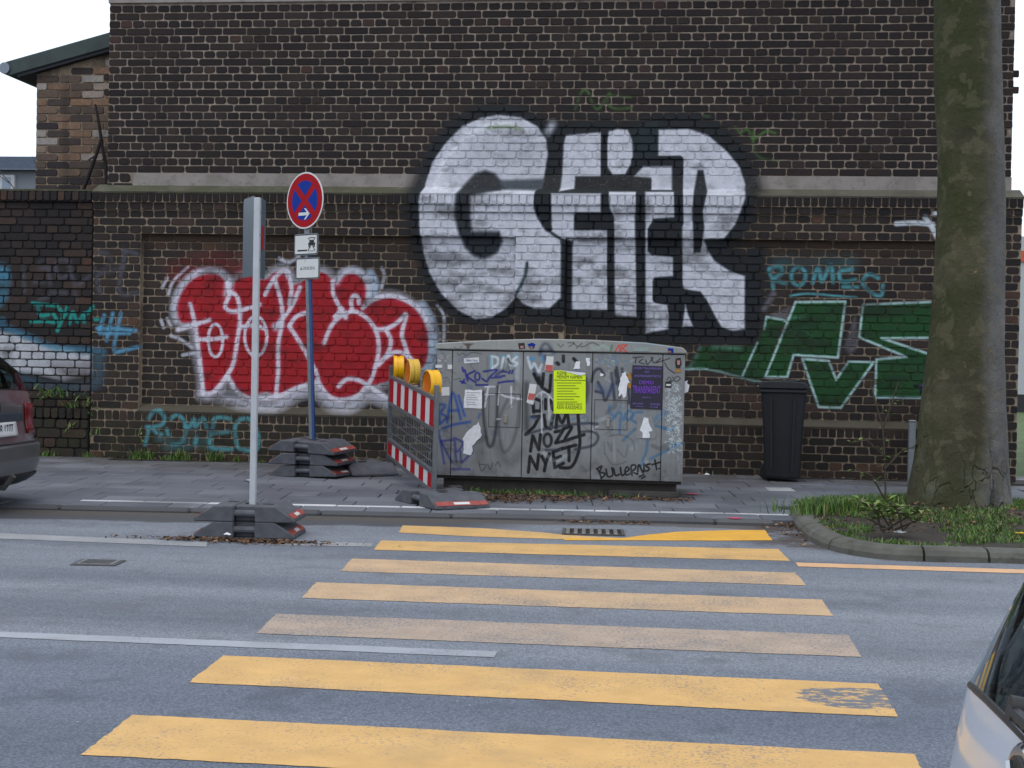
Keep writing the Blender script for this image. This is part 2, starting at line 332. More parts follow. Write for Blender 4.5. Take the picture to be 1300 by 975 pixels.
YC = 12.5                                       # front of the grey cabinet
CAB = Canvas('cabinet_paint', -2.25, .0, 2.5, 1.55, .0024)
def cab_paint():
    c = CAB; px = 1/150.
    K = (7, 8, 11); NB = (30, 36, 124); LB = (38, 78, 152)
    t = tracer(YC, 550, 425, 8.125); w = px/8.125
    for st in ([(325,365),(355,475)], [(430,375),(350,425),(440,495)], [(505,455),(550,482),(580,440)], [(560,375),(660,365),(585,440),(700,440)], [(720,370),(640,430),(735,425)], [(700,380),(760,385)], [(790,375),(780,400)], [(820,372),(810,398)], [(280,480),(330,500)], [(320,465),(300,500)], [(440,520),(560,520)], [(670,498),(740,485),(830,480)], [(300,340),(310,380)], [(520,380),(560,378)]):
        c.stroke(t(*st), 22*w, NB, .92, .004)
    c.stroke(t(*[(455+26*math.cos(a), 432+40*math.sin(a)) for a in np.linspace(0, 6.28, 10)[:-1]]), 20*w, NB, .92, .004, closed=True)
    for st in ([(600,230),(605,340)], [(600,225),(660,240),(665,300),(610,345)], [(725,230),(700,355)], [(740,345),(775,215),(800,330)], [(860,230),(820,270),(865,300),(800,350)]):
        c.stroke(t(*st), 26*w, (196,208,216), .9, .006)
    for st in ([(590,225),(600,330)], [(680,215),(740,225)], [(860,205),(830,230)]): c.stroke(t(*st), 12*w, (60,150,180), .75, .006)
    c.stroke(t((765,250),(800,300)), 14*w, K, .8, .008); c.stroke(t((850,190),(870,300),(860,450)), 40*w, (196,206,216), .4, .03)
    for st in ([(975,235),(1010,350),(1040,300),(1085,385),(1110,310)],): c.stroke(t(*st), 26*w, (200,208,216), .9, .008)
    c.stroke(t((1010,250),(1035,250)), 40*w, (66,140,180), .8, .01); c.stroke(t((1120,225),(1135,260)), 40*w, (70,140,180), .7, .01)
    for st in ([(1100,200),(1130,110),(1180,100),(1240,190)], [(1110,160),(1220,160)], [(1040,360),(1070,470)], [(1050,410),(1120,440)], [(1275,300),(1290,300)], [(1150,220),(1160,270)]):
        c.stroke(t(*st), 30*w, (38,48,78), .75, .014)
    for st in ([(220,130),(260,155),(300,120)], [(245,190),(270,215),(300,190),(340,215),(400,185),(500,200)], [(70,385),(100,395)], [(100,450),(150,440)], [(215,465),(285,450)]): c.stroke(t(*st), 8*w, (52,50,50), .75, .003)
    c.fill(t((305,90),(425,92),(380,120),(375,150),(350,150),(345,120)), (64,50,40), .85, .006)
    for i in range(26):
        x, y = R.uniform(20, 160), R.uniform(215, 285); c.stroke(t((x, y), (x+R.uniform(-30, 30), y+R.uniform(-15, 25))), 5*w, (190,190,196), .7, .002)
    for i in range(16):
        x, y = R.uniform(20, 1240), R.uniform(60, 150); c.stroke(t((x, y), (x+R.uniform(-40, 40), y+R.uniform(-9, 9))), R.uniform(8, 20)*w, R.choice([(150,160,164),(120,140,150),(165,165,160)]), .4, .01)
    t = tracer(YC, 550, 460, 6.09); w = px/6.09
    for st in ([(40,325),(50,470)], [(40,325),(92,335),(60,392),(102,425),(50,478)], [(108,465),(150,235),(212,440)], [(120,375),(195,372)], [(195,260),(242,412)], [(70,512),(170,480),(285,462)]): c.stroke(t(*st), 22*w, LB, .85, .008)
    c.stroke(t((360,400),(350,430)), 18*w, LB, .7, .01)
    for st in ([(42,530),(85,782)], [(60,610),(150,600)], [(60,610),(100,690),(140,765)], [(160,585),(228,625),(180,690),(165,590)], [(170,690),(180,770)], [(210,690),(215,770)], [(225,770),(300,695),(290,660)], [(150,825),(280,828)]): c.stroke(t(*st), 18*w, NB, .8, .008)
    for st in ([(385,230),(388,400),(410,580),(430,648),(462,625),(488,480),(500,185)],): c.stroke(t(*st), 24*w, K, .82, .012)
    for st in ([(575,290),(520,410),(508,540),(540,690),(605,640),(650,480),(662,300)],): c.stroke(t(*st), 15*w, (48,48,50), .72, .016)
    c.stroke(t((370,600),(375,700)), 50*w, K, .3, .05); c.stroke(t((490,650),(560,760),(610,780),(670,700)), 50*w, K, .45, .05)
    c.stroke(t((345,690),(355,760)), 40*w, K, .28, .05)
    for st in ([(350,765),(372,840),(408,795),(360,790)], [(420,790),(440,830),(460,780)], [(480,800),(500,770),(520,810)]): c.stroke(t(*st), 7*w, (48,48,52), .8, .004)
    for st in ([(400,190),(475,188)], [(425,190),(398,345)], [(402,250),(470,248)], [(512,180),(500,330)], [(510,240),(570,268),(672,282)], [(602,190),(604,345)], [(490,440),(520,440)]): c.stroke(t(*st), 13*w, (200,200,206), .9, .004)
    t = tracer(YC, 655, 440, 5.736); w = px/5.736
    c.stroke(t((76,275),(74,420),(78,600)), 40*w, K, .75, .025)
    for st in ([(125,420),(128,480)], [(140,380),(185,400),(180,470),(130,470)], [(215,385),(215,455)], [(250,390),(270,460)], [(120,512),(172,510),(130,585),(72,640)], [(205,500),(215,585),(250,600),(270,500)], [(292,592),(302,500),(335,555),(370,490),(384,568)], [(130,200),(165,270)], [(165,230),(185,290)], [(200,200),(190,300),(240,330)], [(255,210),(245,330)], [(300,120),(310,130)], [(345,70),(345,110)], [(420,90),(440,110)],
      [(105,762),(122,650),(166,752),(178,640)], [(285,622),(342,610),(288,702),(345,690)], [(345,600),(405,588),(355,680),(420,665),(495,642)], [(450,480),(458,600),(465,700),(445,800),(400,878),(322,882)], [(90,915),(102,800),(152,892),(165,788)], [(188,800),(215,852),(243,780)], [(216,850),(206,905)], [(270,770),(282,882),(345,850)], [(272,822),(325,800)], [(270,770),(335,742)], [(335,745),(435,718)], [(385,730),(386,832)]):
        c.stroke(t(*st), 25*w, K, .97, .004, len(st) > 4)
    c.stroke(t(*[(230+28*math.cos(a), 682+46*math.sin(a)) for a in np.linspace(0, 6.28, 10)[:-1]]), 23*w, K, .93, .005, closed=True)
    for st in ([(70,640),(250,592),(490,560),(592,565)], [(478,622),(560,620),(598,660),(560,720),(430,748)], [(185,755),(330,752)]): c.stroke(t(*st), 20*w, (44,46,58), .85, .008)
    for st in ([(95,420),(190,330),(270,390)], [(185,340),(188,630)], [(240,370),(240,520)], [(0,385),(40,385)]): c.stroke(t(*st), 11*w, (198,198,204), .85, .004)
    c.stroke(t((105,515),(140,530)), 14*w, (40,90,140), .8, .01); c.stroke(t((412,530),(430,525)), 14*w, (60,120,160), .7, .01)
    c.stroke(t((505,240),(520,300),(505,400)), 26*w, K, .8, .02)
    t = tracer(YC, 740, 440, 5.267); w = px/5.267
    for st in ([(58,235),(75,170),(112,150),(140,190)], [(190,180),(200,260),(210,350)], [(100,240),(130,300),(150,360),(195,260)], [(85,300),(130,310)], [(225,140),(240,240),(245,340)], [(300,230),(310,380)], [(262,150),(265,190)], [(215,160),(225,250)]): c.stroke(t(*st), 20*w, (34,38,54), .85, .008)
    c.stroke(t((100,270),(170,310),(200,270)), 50*w, (70,90,130), .45, .02)
    for i in range(70):
        x, y = R.gauss(180, 50), R.gauss(105, 22); c.stroke(t((x, y), (x+R.uniform(-14, 14), y+R.uniform(-8, 8))), R.uniform(5, 14)*w, R.choice([(70,120,170),(170,160,120),(180,180,186),(60,140,180),(110,120,140)]), .5, .004)
    for st in ([(335,75),(400,70)], [(355,75),(350,110)], [(400,85),(375,105),(410,118)], [(420,90),(430,120),(470,75)], [(455,70),(475,110),(520,80)], [(490,110),(580,80)], [(545,110),(570,150),(615,180)]): c.stroke(t(*st), 8*w, (40,40,44), .9, .003)
    BL = (52, 104, 142)
    for st in ([(178,400),(178,440),(215,470)], [(185,500),(240,440),(262,470)], [(250,480),(245,580)], [(275,450),(300,492),(335,455),(305,430),(270,490)], [(395,440),(345,445),(325,490),(380,520)], [(270,625),(350,550)], [(480,530),(590,552),(600,540)], [(430,630),(420,710),(385,795)], [(450,752),(570,690),(660,650)], [(580,660),(660,650)], [(540,550),(580,560)]): c.stroke(t(*st), 17*w, BL, .78, .008)
    c.stroke(t((480,495),(550,440)), 40*w, BL, .5, .02); c.stroke(t((200,400),(260,410)), 30*w, BL, .35, .03)
    for st in ([(170,600),(260,592),(330,630),(347,690)], [(140,640),(145,720)], [(165,640),(190,700),(190,650)], [(150,720),(200,790),(290,770)], [(230,690),(280,740),(300,660)]): c.stroke(t(*st), 8*w, (58,58,62), .7, .006, grain=.5)
    for st in ([(95,815),(112,850),(122,882)], [(92,818),(125,800),(112,838),(148,850),(122,882)], [(155,820),(165,868),(198,860),(192,810)], [(205,815),(217,862),(242,855)], [(250,808),(258,860),(280,850)], [(285,840),(308,822),(293,805),(280,832),(292,860),(316,850)], [(328,862),(322,800),(352,795),(345,822),(326,832),(358,852)], [(365,852),(372,790),(402,842),(408,785)], [(448,785),(420,795),(442,815),(430,832),(412,830)], [(480,758),(492,822)], [(462,790),(514,774)], [(507,816),(509,817)], [(378,870),(404,856)], [(392,882),(414,868)]):
        c.stroke(t(*st), 12*w, (6,6,9), .97, .003)
    for i in range(230):
        x, y = R.uniform(560, 655), R.uniform(255, 700); a = R.uniform(0, 6.28); L = R.uniform(8, 22)
        c.stroke(t((x, y), (x+L*math.cos(a), y+L*math.sin(a)), (x+L*math.cos(a+1), y+L*math.sin(a+1))), 3.5*w, (196,204,208), .6, .002)
    for st in ([(560,225),(575,205),(590,225),(570,235),(600,230),(625,200),(650,215),(620,235),(600,205)],): c.stroke(t(*st), 7*w, (44,44,48), .85, .003)
    # a haze of older scribbles, rubbed-out tags and runs of dirt
    rq = random.Random(77); T0 = tracer(YC)
    for i in range(150):
        x, y = rq.uniform(556, 864), rq.uniform(452, 612); n_ = rq.choice([2, 3, 4]); L = rq.uniform(4, 16)
        pts_ = [(x, y)]
        for _ in range(n_): x += rq.uniform(-L, L); y += rq.uniform(-L, L)*.8; pts_.append((x, y))
        c.stroke(T0(*pts_), rq.choice([.8, 1.2, 2.2, 5])*px, rq.choice([(40,42,46),(60,62,66),(190,194,198),(150,156,160),(70,96,130),(96,100,98),(84,84,84)]), rq.uniform(.12, .5), .003, grain=.3)
    for i in range(50):
        x, y = rq.uniform(556, 864), rq.uniform(450, 570); c.stroke(T0((x, y), (x+rq.uniform(-1, 1), y+rq.uniform(10, 50))), rq.uniform(.8, 3)*px, rq.choice([(70,70,68),(100,98,92),(172,172,168)]), rq.uniform(.1, .3), .004)
    # tags along the lid
    t = tracer(YC, 700, 425, 7.222); w = px/7.222
    for st in ([(60,85),(85,115)], [(95,110),(110,90)], [(150,75),(210,80),(160,110)], [(200,70),(240,110),(280,80),(230,125)], [(265,110),(310,105),(370,75),(440,100)]): c.stroke(t(*st), 8*w, (46,44,46), .85, .003)
    for st in ([(585,155),(620,95),(630,155)], [(640,150),(640,95),(695,95),(650,125),(690,162)]): c.stroke(t(*st), 13*w, (200,64,48), .95, .004, False)
    for st in ([(370,105),(390,130),(470,100)], [(480,110),(540,130)]): c.stroke(t(*st), 22*w, (150,175,158), .6, .012)
    c.stroke(t((555,100),(545,145)), 12*w, (36,90,70), .8, .01)
    c.stroke(t((640,68),(900,88),(1190,100)), 14*w, (110,140,160), .5, .02)
cab_paint()
CAB_IMG = CAB.image()

# ------------------------------------------------------------------ materials
PAINT_K = .98
class NT:
    def __init__(s, name):
        s.m = bpy.data.materials.new(name); s.m.use_nodes = True; s.t = s.m.node_tree
        s.p = s.t.nodes['Principled BSDF']
    def n(s, typ, **k):
        o = s.t.nodes.new('ShaderNode'+typ)
        for a, b in k.items(): setattr(o, a, b)
        return o
    def l(s, a, b): s.t.links.new(a, b)
    def noise(s, scale, detail=4, rough=.55, vec=None, seed=None):
        o = s.n('TexNoise'); o.inputs['Scale'].default_value = scale; o.inputs['Detail'].default_value = detail; o.inputs['Roughness'].default_value = rough
        if vec is not None: s.l(vec, o.inputs['Vector'])
        return o.outputs['Fac']
    def ramp(s, fac, stops):
        o = s.n('ValToRGB'); e = o.color_ramp.elements
        while len(e) < len(stops): e.new(.5)
        for i, (p, c) in enumerate(stops): e[i].position = p; e[i].color = c if len(c) == 4 else (*c, 1)
        s.l(fac, o.inputs[0]); return o.outputs[0]
    def mix(s, fac, a, b, mode='MIX'):
        o = s.n('Mix'); o.data_type = 'RGBA'; o.blend_type = mode
        for sock, v in ((o.inputs['Factor'], fac), (o.inputs['A'] if False else o.inputs[6], a), (o.inputs[7], b)):
            if isinstance(v, (int, float)): sock.default_value = v
            elif isinstance(v, tuple): sock.default_value = v
            else: s.l(v, sock)
        return o.outputs[2]
    def math(s, op, a, b=0.0, clamp=False):
        o = s.n('Math'); o.operation = op; o.use_clamp = clamp
        for i, v in enumerate((a, b)):
            if isinstance(v, (int, float)): o.inputs[i].default_value = v
            else: s.l(v, o.inputs[i])
        return o.outputs[0]
    def ss(s, v, a, b):                         # smooth step a..b
        o = s.n('MapRange'); o.interpolation_type = 'SMOOTHSTEP'; s.l(v, o.inputs[0]); o.inputs[1].default_value = a; o.inputs[2].default_value = b
        return o.outputs[0]
    def pos(s):
        g = s.n('NewGeometry'); return g.outputs['Position']
    def obj(s): return s.n('TexCoord').outputs['Object']
    def xyz(s, v):
        o = s.n('SeparateXYZ'); s.l(v, o.inputs[0]); return o.outputs
    def bump(s, h, strength=.3, dist=.01):
        o = s.n('Bump'); o.inputs['Strength'].default_value = strength; o.inputs['Distance'].default_value = dist
        s.l(h, o.inputs['Height']); s.l(o.outputs[0], s.p.inputs['Normal'])
    def out(s, col=None, rough=None, metal=None, spec=None):
        for k, v in (('Base Color', col), ('Roughness', rough), ('Metallic', metal), ('Specular IOR Level', spec)):
            if v is None: continue
            if isinstance(v, (int, float, tuple)): s.p.inputs[k].default_value = v
            else: s.l(v, s.p.inputs[k])
        return s.m
    def paint(s, base, img, cv, amount=1.0, poros=.25, worn=None):
        v = s.xyz(s.pos())
        u = s.math('DIVIDE', s.math('SUBTRACT', v[0], cv.x0), cv.w); w = s.math('DIVIDE', s.math('SUBTRACT', v[2], cv.z0), cv.h)
        c = s.n('CombineXYZ'); s.l(u, c.inputs[0]); s.l(w, c.inputs[1])
        t = s.n('TexImage'); t.image = img; t.extension = 'CLIP'; t.interpolation = 'Linear'; s.l(c.outputs[0], t.inputs[0])
        nz = s.noise(38, 5, .65, s.pos())
        k = s.math('ADD', s.math('MULTIPLY', s.ss(nz, .30, .46), poros), 1-poros)
        k2 = s.ss(s.noise(7, 4, .6, s.pos()), .25, .5)
        k = s.math('MULTIPLY', k, s.math('ADD', s.math('MULTIPLY', k2, .12), .88))
        a = s.math('MULTIPLY', s.math('MULTIPLY', t.outputs['Alpha'], k), amount)
        if worn is not None: a = s.math('MULTIPLY', a, worn)
        tone = s.ramp(s.noise(9, 6, .7, s.pos()), [(.25, (.48,.48,.49)), (.47, (.90,.90,.90)), (.75, (1.06,1.06,1.06))])
        tone = s.mix(1.0, tone, (PAINT_K, PAINT_K, PAINT_K, 1), 'MULTIPLY')
        return s.mix(a, base, s.mix(1.0, t.outputs['Color'], tone, 'MULTIPLY')), a
def plain(name, col, rough=.6, metal=0.0, var=.18, scale=9, bump=.0, bscale=60, spec=.5, dirt=None):
    s = NT(name); o = s.obj()
    k = s.ramp(s.noise(scale, 5, .6, o), [(.25, (1-var*1.5,)*3), (.75, (1+var*.6,)*3)])
    c = s.mix(1.0, col, k, 'MULTIPLY')
    if dirt: c = s.mix(s.math('MULTIPLY', s.ss(s.noise(scale*2.3, 6, .7, o), .52, .72), dirt[1]), c, dirt[0])
    if bump: s.bump(s.noise(bscale, 4, .6, o), bump, .004)
    return s.out(c, rough, metal, spec)

def brick_mat(name, cols, moss=0.0):
    s = NT(name); p = s.pos(); v = s.xyz(p)
    at = s.n('Attribute'); at.attribute_name = 'tint'
    sp = s.n('SeparateColor'); s.l(at.outputs['Color'], sp.inputs[0])
    base = s.ramp(sp.outputs[0], cols)
    n1 = s.ramp(s.noise(45, 6, .7, p), [(.2, (.55,.55,.55)), (.5, (1,1,1)), (.8, (1.5,1.45,1.4))])
    c = s.mix(1.0, base, n1, 'MULTIPLY')
    big = s.ramp(s.noise(1.1, 5, .65, p), [(.3, (.72,.74,.8)), (.55, (1,1,1)), (.75, (1.22,1.12,1.05))])
    c = s.mix(1.0, c, big, 'MULTIPLY')
    c = s.mix(s.math('MULTIPLY', s.ss(s.noise(22, 6, .75, p), .60, .78), .35), c, S(128,118,108))      # lime bloom
    stn = s.math('MULTIPLY', s.math('MULTIPLY', s.ss(v[2], 2.20, 2.42), s.ss(v[2], 2.45, 2.435)), s.math('MULTIPLY', s.ss(v[1], 15.03, 15.06), s.ss(s.noise(3, 5, .7, p), .30, .55)))
    c = s.mix(s.math('MULTIPLY', stn, .8), c, S(78,60,46))                # brown run-off under the frieze
    mpv = s.n('Mapping'); mpv.inputs['Scale'].default_value = (5, 1, .35); s.l(p, mpv.inputs['Vector'])
    run = s.math('MULTIPLY', s.ss(s.noise(1, 5, .65, mpv.outputs[0]), .54, .72), .4); c = s.mix(run, c, S(40,36,36))
    if moss:
        low = s.ss(v[2], 1.0, .15); lx = s.ss(v[0], -1.5, -5.0)
        mm = s.math('MULTIPLY', s.math('MULTIPLY', low, s.math('ADD', s.math('MULTIPLY', lx, .8), .15)), s.ss(s.noise(5, 5, .7, p), .36, .62))
        c = s.mix(s.math('MULTIPLY', mm, moss), c, S(58,58,34))
    c, a = s.paint(c, WALL_IMG, WALL)
    s.bump(s.noise(70, 6, .7, p), .7, .006)
    rough = s.math('SUBTRACT', .88, s.math('MULTIPLY', a, .2))
    return s.out(c, rough, spec=.35)
def mortar_mat(name, col, worn=1.0, dark=None):
    s = NT(name); p = s.pos(); v = s.xyz(p)
    c = s.mix(1.0, col, s.ramp(s.noise(30, 6, .7, p), [(.25, (.55,.55,.55)), (.55, (1,1,1)), (.8, (1.15,1.15,1.15))]), 'MULTIPLY')
    c = s.mix(s.math('MULTIPLY', s.ss(s.noise(2.2, 5, .7, p), .45, .7), .75), c, dark or S(58,52,50))
    stn = s.math('MULTIPLY', s.math('MULTIPLY', s.ss(v[2], 2.20, 2.42), s.ss(v[2], 2.45, 2.435)), s.math('MULTIPLY', s.ss(v[1], 15.03, 15.06), s.ss(s.noise(3, 5, .7, p), .30, .55)))
    c = s.mix(s.math('MULTIPLY', stn, .8), c, S(78,60,46))                # brown run-off under the frieze
    mpv = s.n('Mapping'); mpv.inputs['Scale'].default_value = (5, 1, .35); s.l(p, mpv.inputs['Vector'])
    run = s.math('MULTIPLY', s.ss(s.noise(1, 5, .65, mpv.outputs[0]), .54, .72), .4); c = s.mix(run, c, S(84,76,70))
    c, a = s.paint(c, WALL_IMG, WALL, worn, .12)
    s.bump(s.noise(90, 5, .7, p), .6, .004)
    return s.out(c, .92, spec=.2)
SOOT = [(0, S(37,30,30)), (.35, S(46,38,37)), (.6, S(55,45,43)), (.85, S(65,52,47)), (1, S(76,55,50))]
BROWN = [(0, S(41,35,35)), (.35, S(52,44,42)), (.65, S(65,53,49)), (.85, S(79,61,54)), (1, S(100,72,58))]
OLD = [(0, S(40,36,38)), (.35, S(56,48,46)), (.6, S(72,58,52)), (.85, S(92,66,54)), (1, S(128,88,62))]
PATCHY = [(0, S(60,54,56)), (.3, S(96,82,76)), (.5, S(128,108,94)), (.75, S(156,124,100)), (1, S(184,174,166))]
M = {}
M['soot'] = brick_mat('soot_dark_brick', SOOT)
M['brown'] = brick_mat('brown_brick', BROWN, .8)
M['old'] = brick_mat('old_brick', OLD, .8)
M['patchy'] = brick_mat('patchy_brick', PATCHY)
M['mortar'] = mortar_mat('buff_mortar', S(196,177,161), 1.0)
M['mortar_tan'] = mortar_mat('tan_mortar', S(182,162,140), 1.0)
M['mortar_dark'] = mortar_mat('sooty_mortar', S(44,40,40), .15)
def concrete_paint(name, col, moss):
    s = NT(name); p = s.pos(); v = s.xyz(p)
    c = s.mix(1.0, col, s.ramp(s.noise(3.5, 6, .65, p), [(.25, (.62,.6,.58)), (.5, (1,1,1)), (.75, (1.15,1.15,1.15))]), 'MULTIPLY')
    c = s.mix(s.math('MULTIPLY', s.ss(s.noise(16, 6, .7, p), .5, .75), .5), c, S(84,80,76))
    if moss:
        lx = s.math('ADD', s.math('MULTIPLY', s.ss(v[0], 3.5, -5.0), .6), .4)
        c = s.mix(s.math('MULTIPLY', s.math('MULTIPLY', s.ss(s.noise(6, 6, .7, p), .22, .55), lx), moss), c, S(74,78,50))
    c, a = s.paint(c, WALL_IMG, WALL, .92, .3)
    s.bump(s.noise(60, 6, .7, p), .5, .005)
    return s.out(c, .9, spec=.3)
M['band'] = concrete_paint('stained_concrete', S(158,150,144,.7), 0)
M['ledge'] = concrete_paint('mossy_mortar_ledge', S(120,114,104), .75)
M['sill'] = concrete_paint('dusty_mortar_sill', S(96,88,78), .25)

def asphalt():
    s = NT('worn_asphalt'); p = s.pos(); v = s.xyz(p)
    g = s.n('TexVoronoi'); g.inputs['Scale'].default_value = 95; s.l(p, g.inputs['Vector'])
    stone = s.ramp(g.outputs['Distance'], [(.0, SR(142,147,154)), (.35, SR(118,122,129)), (.7, SR(96,100,107))])
    fine = s.ramp(s.noise(240, 3, .7, p), [(.3, (.78,.78,.78)), (.7, (1.2,1.2,1.2))])
    c = s.mix(1.0, stone, fine, 'MULTIPLY')
    mp = s.n('Mapping'); mp.inputs['Scale'].default_value = (.07, 1.0, 1); s.l(p, mp.inputs['Vector'])
    lane = s.ramp(s.noise(1.3, 4, .55, mp.outputs[0]), [(.3, (.64,.66,.70)), (.5, (.95,.95,.97)), (.70, (1.16,1.15,1.15))])
    c = s.mix(1.0, c, lane, 'MULTIPLY')
    c = s.mix(s.math('MULTIPLY', s.ss(s.noise(2.6, 6, .65, p), .52, .66), .5), c, SR(82,82,88))
    for y0_, w_ in ((7.55, .34), (9.0, .26), (5.0, .40), (3.6, .35)):     # oil-dark tracks along the lanes
        b_ = s.math('SUBTRACT', 1.0, s.ss(s.math('ABSOLUTE', s.math('ADD', s.math('SUBTRACT', s.math('SUBTRACT', v[1], s.math('MULTIPLY', v[0], .02)), y0_), s.math('MULTIPLY', s.math('SUBTRACT', s.noise(.7, 3, .5, p), .5), .5))), .0, w_))
        c = s.mix(s.math('MULTIPLY', b_, .42), c, s.mix(1.0, c, (.60,.64,.70,1), 'MULTIPLY'))
    # older, darker surface on the near lane; greyed polished wheel tracks on the far lane
    near = s.ss(v[1], 6.1, 5.5); c = s.mix(near, c, s.mix(1.0, c, (.70,.74,.80,1), 'MULTIPLY'))
    # damp tar seam along the gutter
    d = s.math('SUBTRACT', v[1], s.math('ADD', s.math('MULTIPLY', v[0], .093), 10.87))
    wob = s.math('MULTIPLY', s.math('SUBTRACT', s.noise(1.8, 5, .6, p), .5), .45)
    gut = s.math('MULTIPLY', s.ss(s.math('ADD', d, wob), -.50, -.40), s.ss(v[0], -.9, -1.6))
    c = s.mix(s.math('MULTIPLY', gut, .85), c, SR(54,52,54))
    gut2 = s.math('MULTIPLY', s.ss(s.math('ADD', d, wob), -.16, -.05), .8)
    c = s.mix(gut2, c, SR(74,66,58))
    dirt = s.math('MULTIPLY', s.math('MULTIPLY', s.ss(v[0], .25, .75), s.ss(s.math('ADD', d, s.math('MULTIPLY', wob, 3)), -1.35, -1.05)), s.ss(v[0], 1.6, 1.0))
    c = s.mix(s.math('MULTIPLY', dirt, s.ss(s.noise(4, 5, .7, p), .38, .55)), c, SR(66,56,52))
    # a bright speck here and there
    sp = s.ss(s.noise(55, 2, .5, p), .735, .76); c = s.mix(s.math('MULTIPLY', sp, .7), c, SR(190,190,190))
    s.bump(g.outputs['Distance'], .35, .004)
    return s.out(c, .78, spec=.45)
M['asphalt'] = asphalt()
def road_paint(name, col, fade, wearbox=False):
    s = NT(name); p = s.pos(); v = s.xyz(p)
    c = s.mix(1.0, col, s.ramp(s.noise(5, 5, .6, p), [(.3, (.86,.86,.86)), (.7, (1.08,1.08,1.08))]), 'MULTIPLY')
    grit = s.noise(75, 3, .75, p); pat = s.noise(1.7, 5, .65, p)
    w = s.ss(s.math('ADD', grit, s.math('MULTIPLY', s.math('SUBTRACT', pat, .5), .5)), .71-fade*.32, .80-fade*.25)
    a = s.math('MULTIPLY', w, .62+.3*fade)
    st = s.math('MULTIPLY', s.ss(s.noise(2.2, 5, .65, p), .50, .70), .22); c = s.mix(st, c, SR(120,112,100))
    mp = s.n('Mapping'); mp.inputs['Scale'].default_value = (1, 2.2, 1); s.l(p, mp.inputs['Vector'])
    if wearbox:                                # a scraped end of the stripe
        ex = s.math('DIVIDE', s.math('SUBTRACT', v[0], .66), .20); ey = s.math('DIVIDE', s.math('SUBTRACT', v[1], 5.43), .15)
        rr_ = s.math('ADD', s.math('ADD', s.math('MULTIPLY', ex, ex), s.math('MULTIPLY', ey, ey)), s.math('MULTIPLY', s.math('SUBTRACT', s.noise(9, 6, .75, mp.outputs[0]), .5), 2.6))
        b = s.ss(rr_, 1.15, 1.12); sc_ = s.ss(s.noise(15, 6, .75, mp.outputs[0]), .46, .47)
        a = s.math('MAXIMUM', a, s.math('MULTIPLY', b, sc_))
    c = s.mix(a, c, SR(98,101,107))
    s.bump(s.noise(160, 3, .7, p), .3, .003)
    return s.out(c, .7, spec=.4)
YEL = SR(226,168,66)
M['stripe_fresh'] = road_paint('fresh_yellow_road_paint', SR(212,158,56), .15)
M['stripe'] = road_paint('yellow_road_paint', SR(197,156,96), .45)
M['stripe_scraped'] = road_paint('scraped_yellow_road_paint', SR(197,156,96), .45, True)
M['stripe_pale'] = road_paint('faded_yellow_road_paint', SR(182,152,118), .62)
M['stripe_gone'] = road_paint('driven_off_yellow_road_paint', SR(164,144,126), .72)
M['white_line'] = road_paint('white_road_paint', SR(146,149,156), .4)
M['old_line'] = road_paint('worn_white_road_paint', SR(140,140,142), .65)
M['orange_line'] = road_paint('orange_road_tape', SR(204,160,120), .3)
M['pink_mark'] = road_paint('pink_spray_mark', SR(190,70,96), .2)
def slab_mat(name, col):
    s = NT(name); p = s.pos()
    oi = s.n('ObjectInfo')
    k = s.ramp(oi.outputs['Random'], [(0, (.74,.75,.78)), (.6, (1,1,1)), (1, (1.22,1.2,1.17))])
    c = s.mix(1.0, col, k, 'MULTIPLY')
    c = s.mix(1.0, c, s.ramp(s.noise(120, 4, .7, p), [(.3, (.78,.78,.78)), (.7, (1.18,1.18,1.18))]), 'MULTIPLY')
    v = s.xyz(p)
    cabd = s.math('MULTIPLY', s.math('MULTIPLY', s.ss(v[0], -2.3, -1.9), s.ss(v[0], .25, .0)), s.math('MULTIPLY', s.ss(s.math('ADD', v[1], s.math('MULTIPLY', s.noise(3, 5, .7, p), .5)), 12.35, 12.7), s.ss(v[1], 13.4, 13.1)))  # contact shade round the cabinet foot, painted into the slabs as brown dirt
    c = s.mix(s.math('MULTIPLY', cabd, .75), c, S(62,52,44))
    wet = s.math('MULTIPLY', s.ss(s.noise(1.1, 5, .6, p), .44, .62), .45)
    c = s.mix(wet, c, S(70,70,76))
    dust = s.math('MULTIPLY', s.ss(v[1], 13.0, 14.8), s.ss(s.noise(2.4, 6, .7, p), .36, .6))
    c = s.mix(s.math('MULTIPLY', dust, .7), c, S(84,78,66))
    s.bump(s.noise(110, 4, .7, p), .35, .003)
    return s.out(c, .75, spec=.45)
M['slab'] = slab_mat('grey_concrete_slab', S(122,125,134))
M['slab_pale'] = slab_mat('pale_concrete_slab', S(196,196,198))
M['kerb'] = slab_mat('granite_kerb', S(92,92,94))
M['kerb_moss'] = plain('mossy_kerb', S(112,110,102), .9, 0, .3, 5, .6, 50, dirt=(S(70,70,48), .7))
M['tile_white'] = slab_mat('white_marker_tile', S(224,224,226))
M['joint'] = plain('sandy_joint', S(58,52,46), .95, 0, .4, 6, .4, 50)
M['soil'] = plain('dark_soil', S(62,52,42), .95, 0, .4, 6, .9, 30, dirt=(S(88,72,52), .7))
M['ground'] = plain('far_ground', S(96,98,92), .95, 0, .2, .4)
M['steel'] = plain('galvanised_steel', S(150,154,160), .42, .75, .16, 14, .08, 60)
M['post'] = plain('white_grey_post', S(214,218,224), .45, .2, .1, 10)
M['alu_back'] = plain('sign_back_aluminium', S(92,106,120), .4, .6, .12, 6)
M['sign_grey'] = plain('sign_back_grey', S(84,100,110), .5, .2, .12, 6)
M['blue_post'] = plain('blue_painted_post', S(40,84,150), .45, .1, .15, 12)
M['white'] = plain('white_sheeting', S(212,212,212,.85), .4, 0, .05, 8)
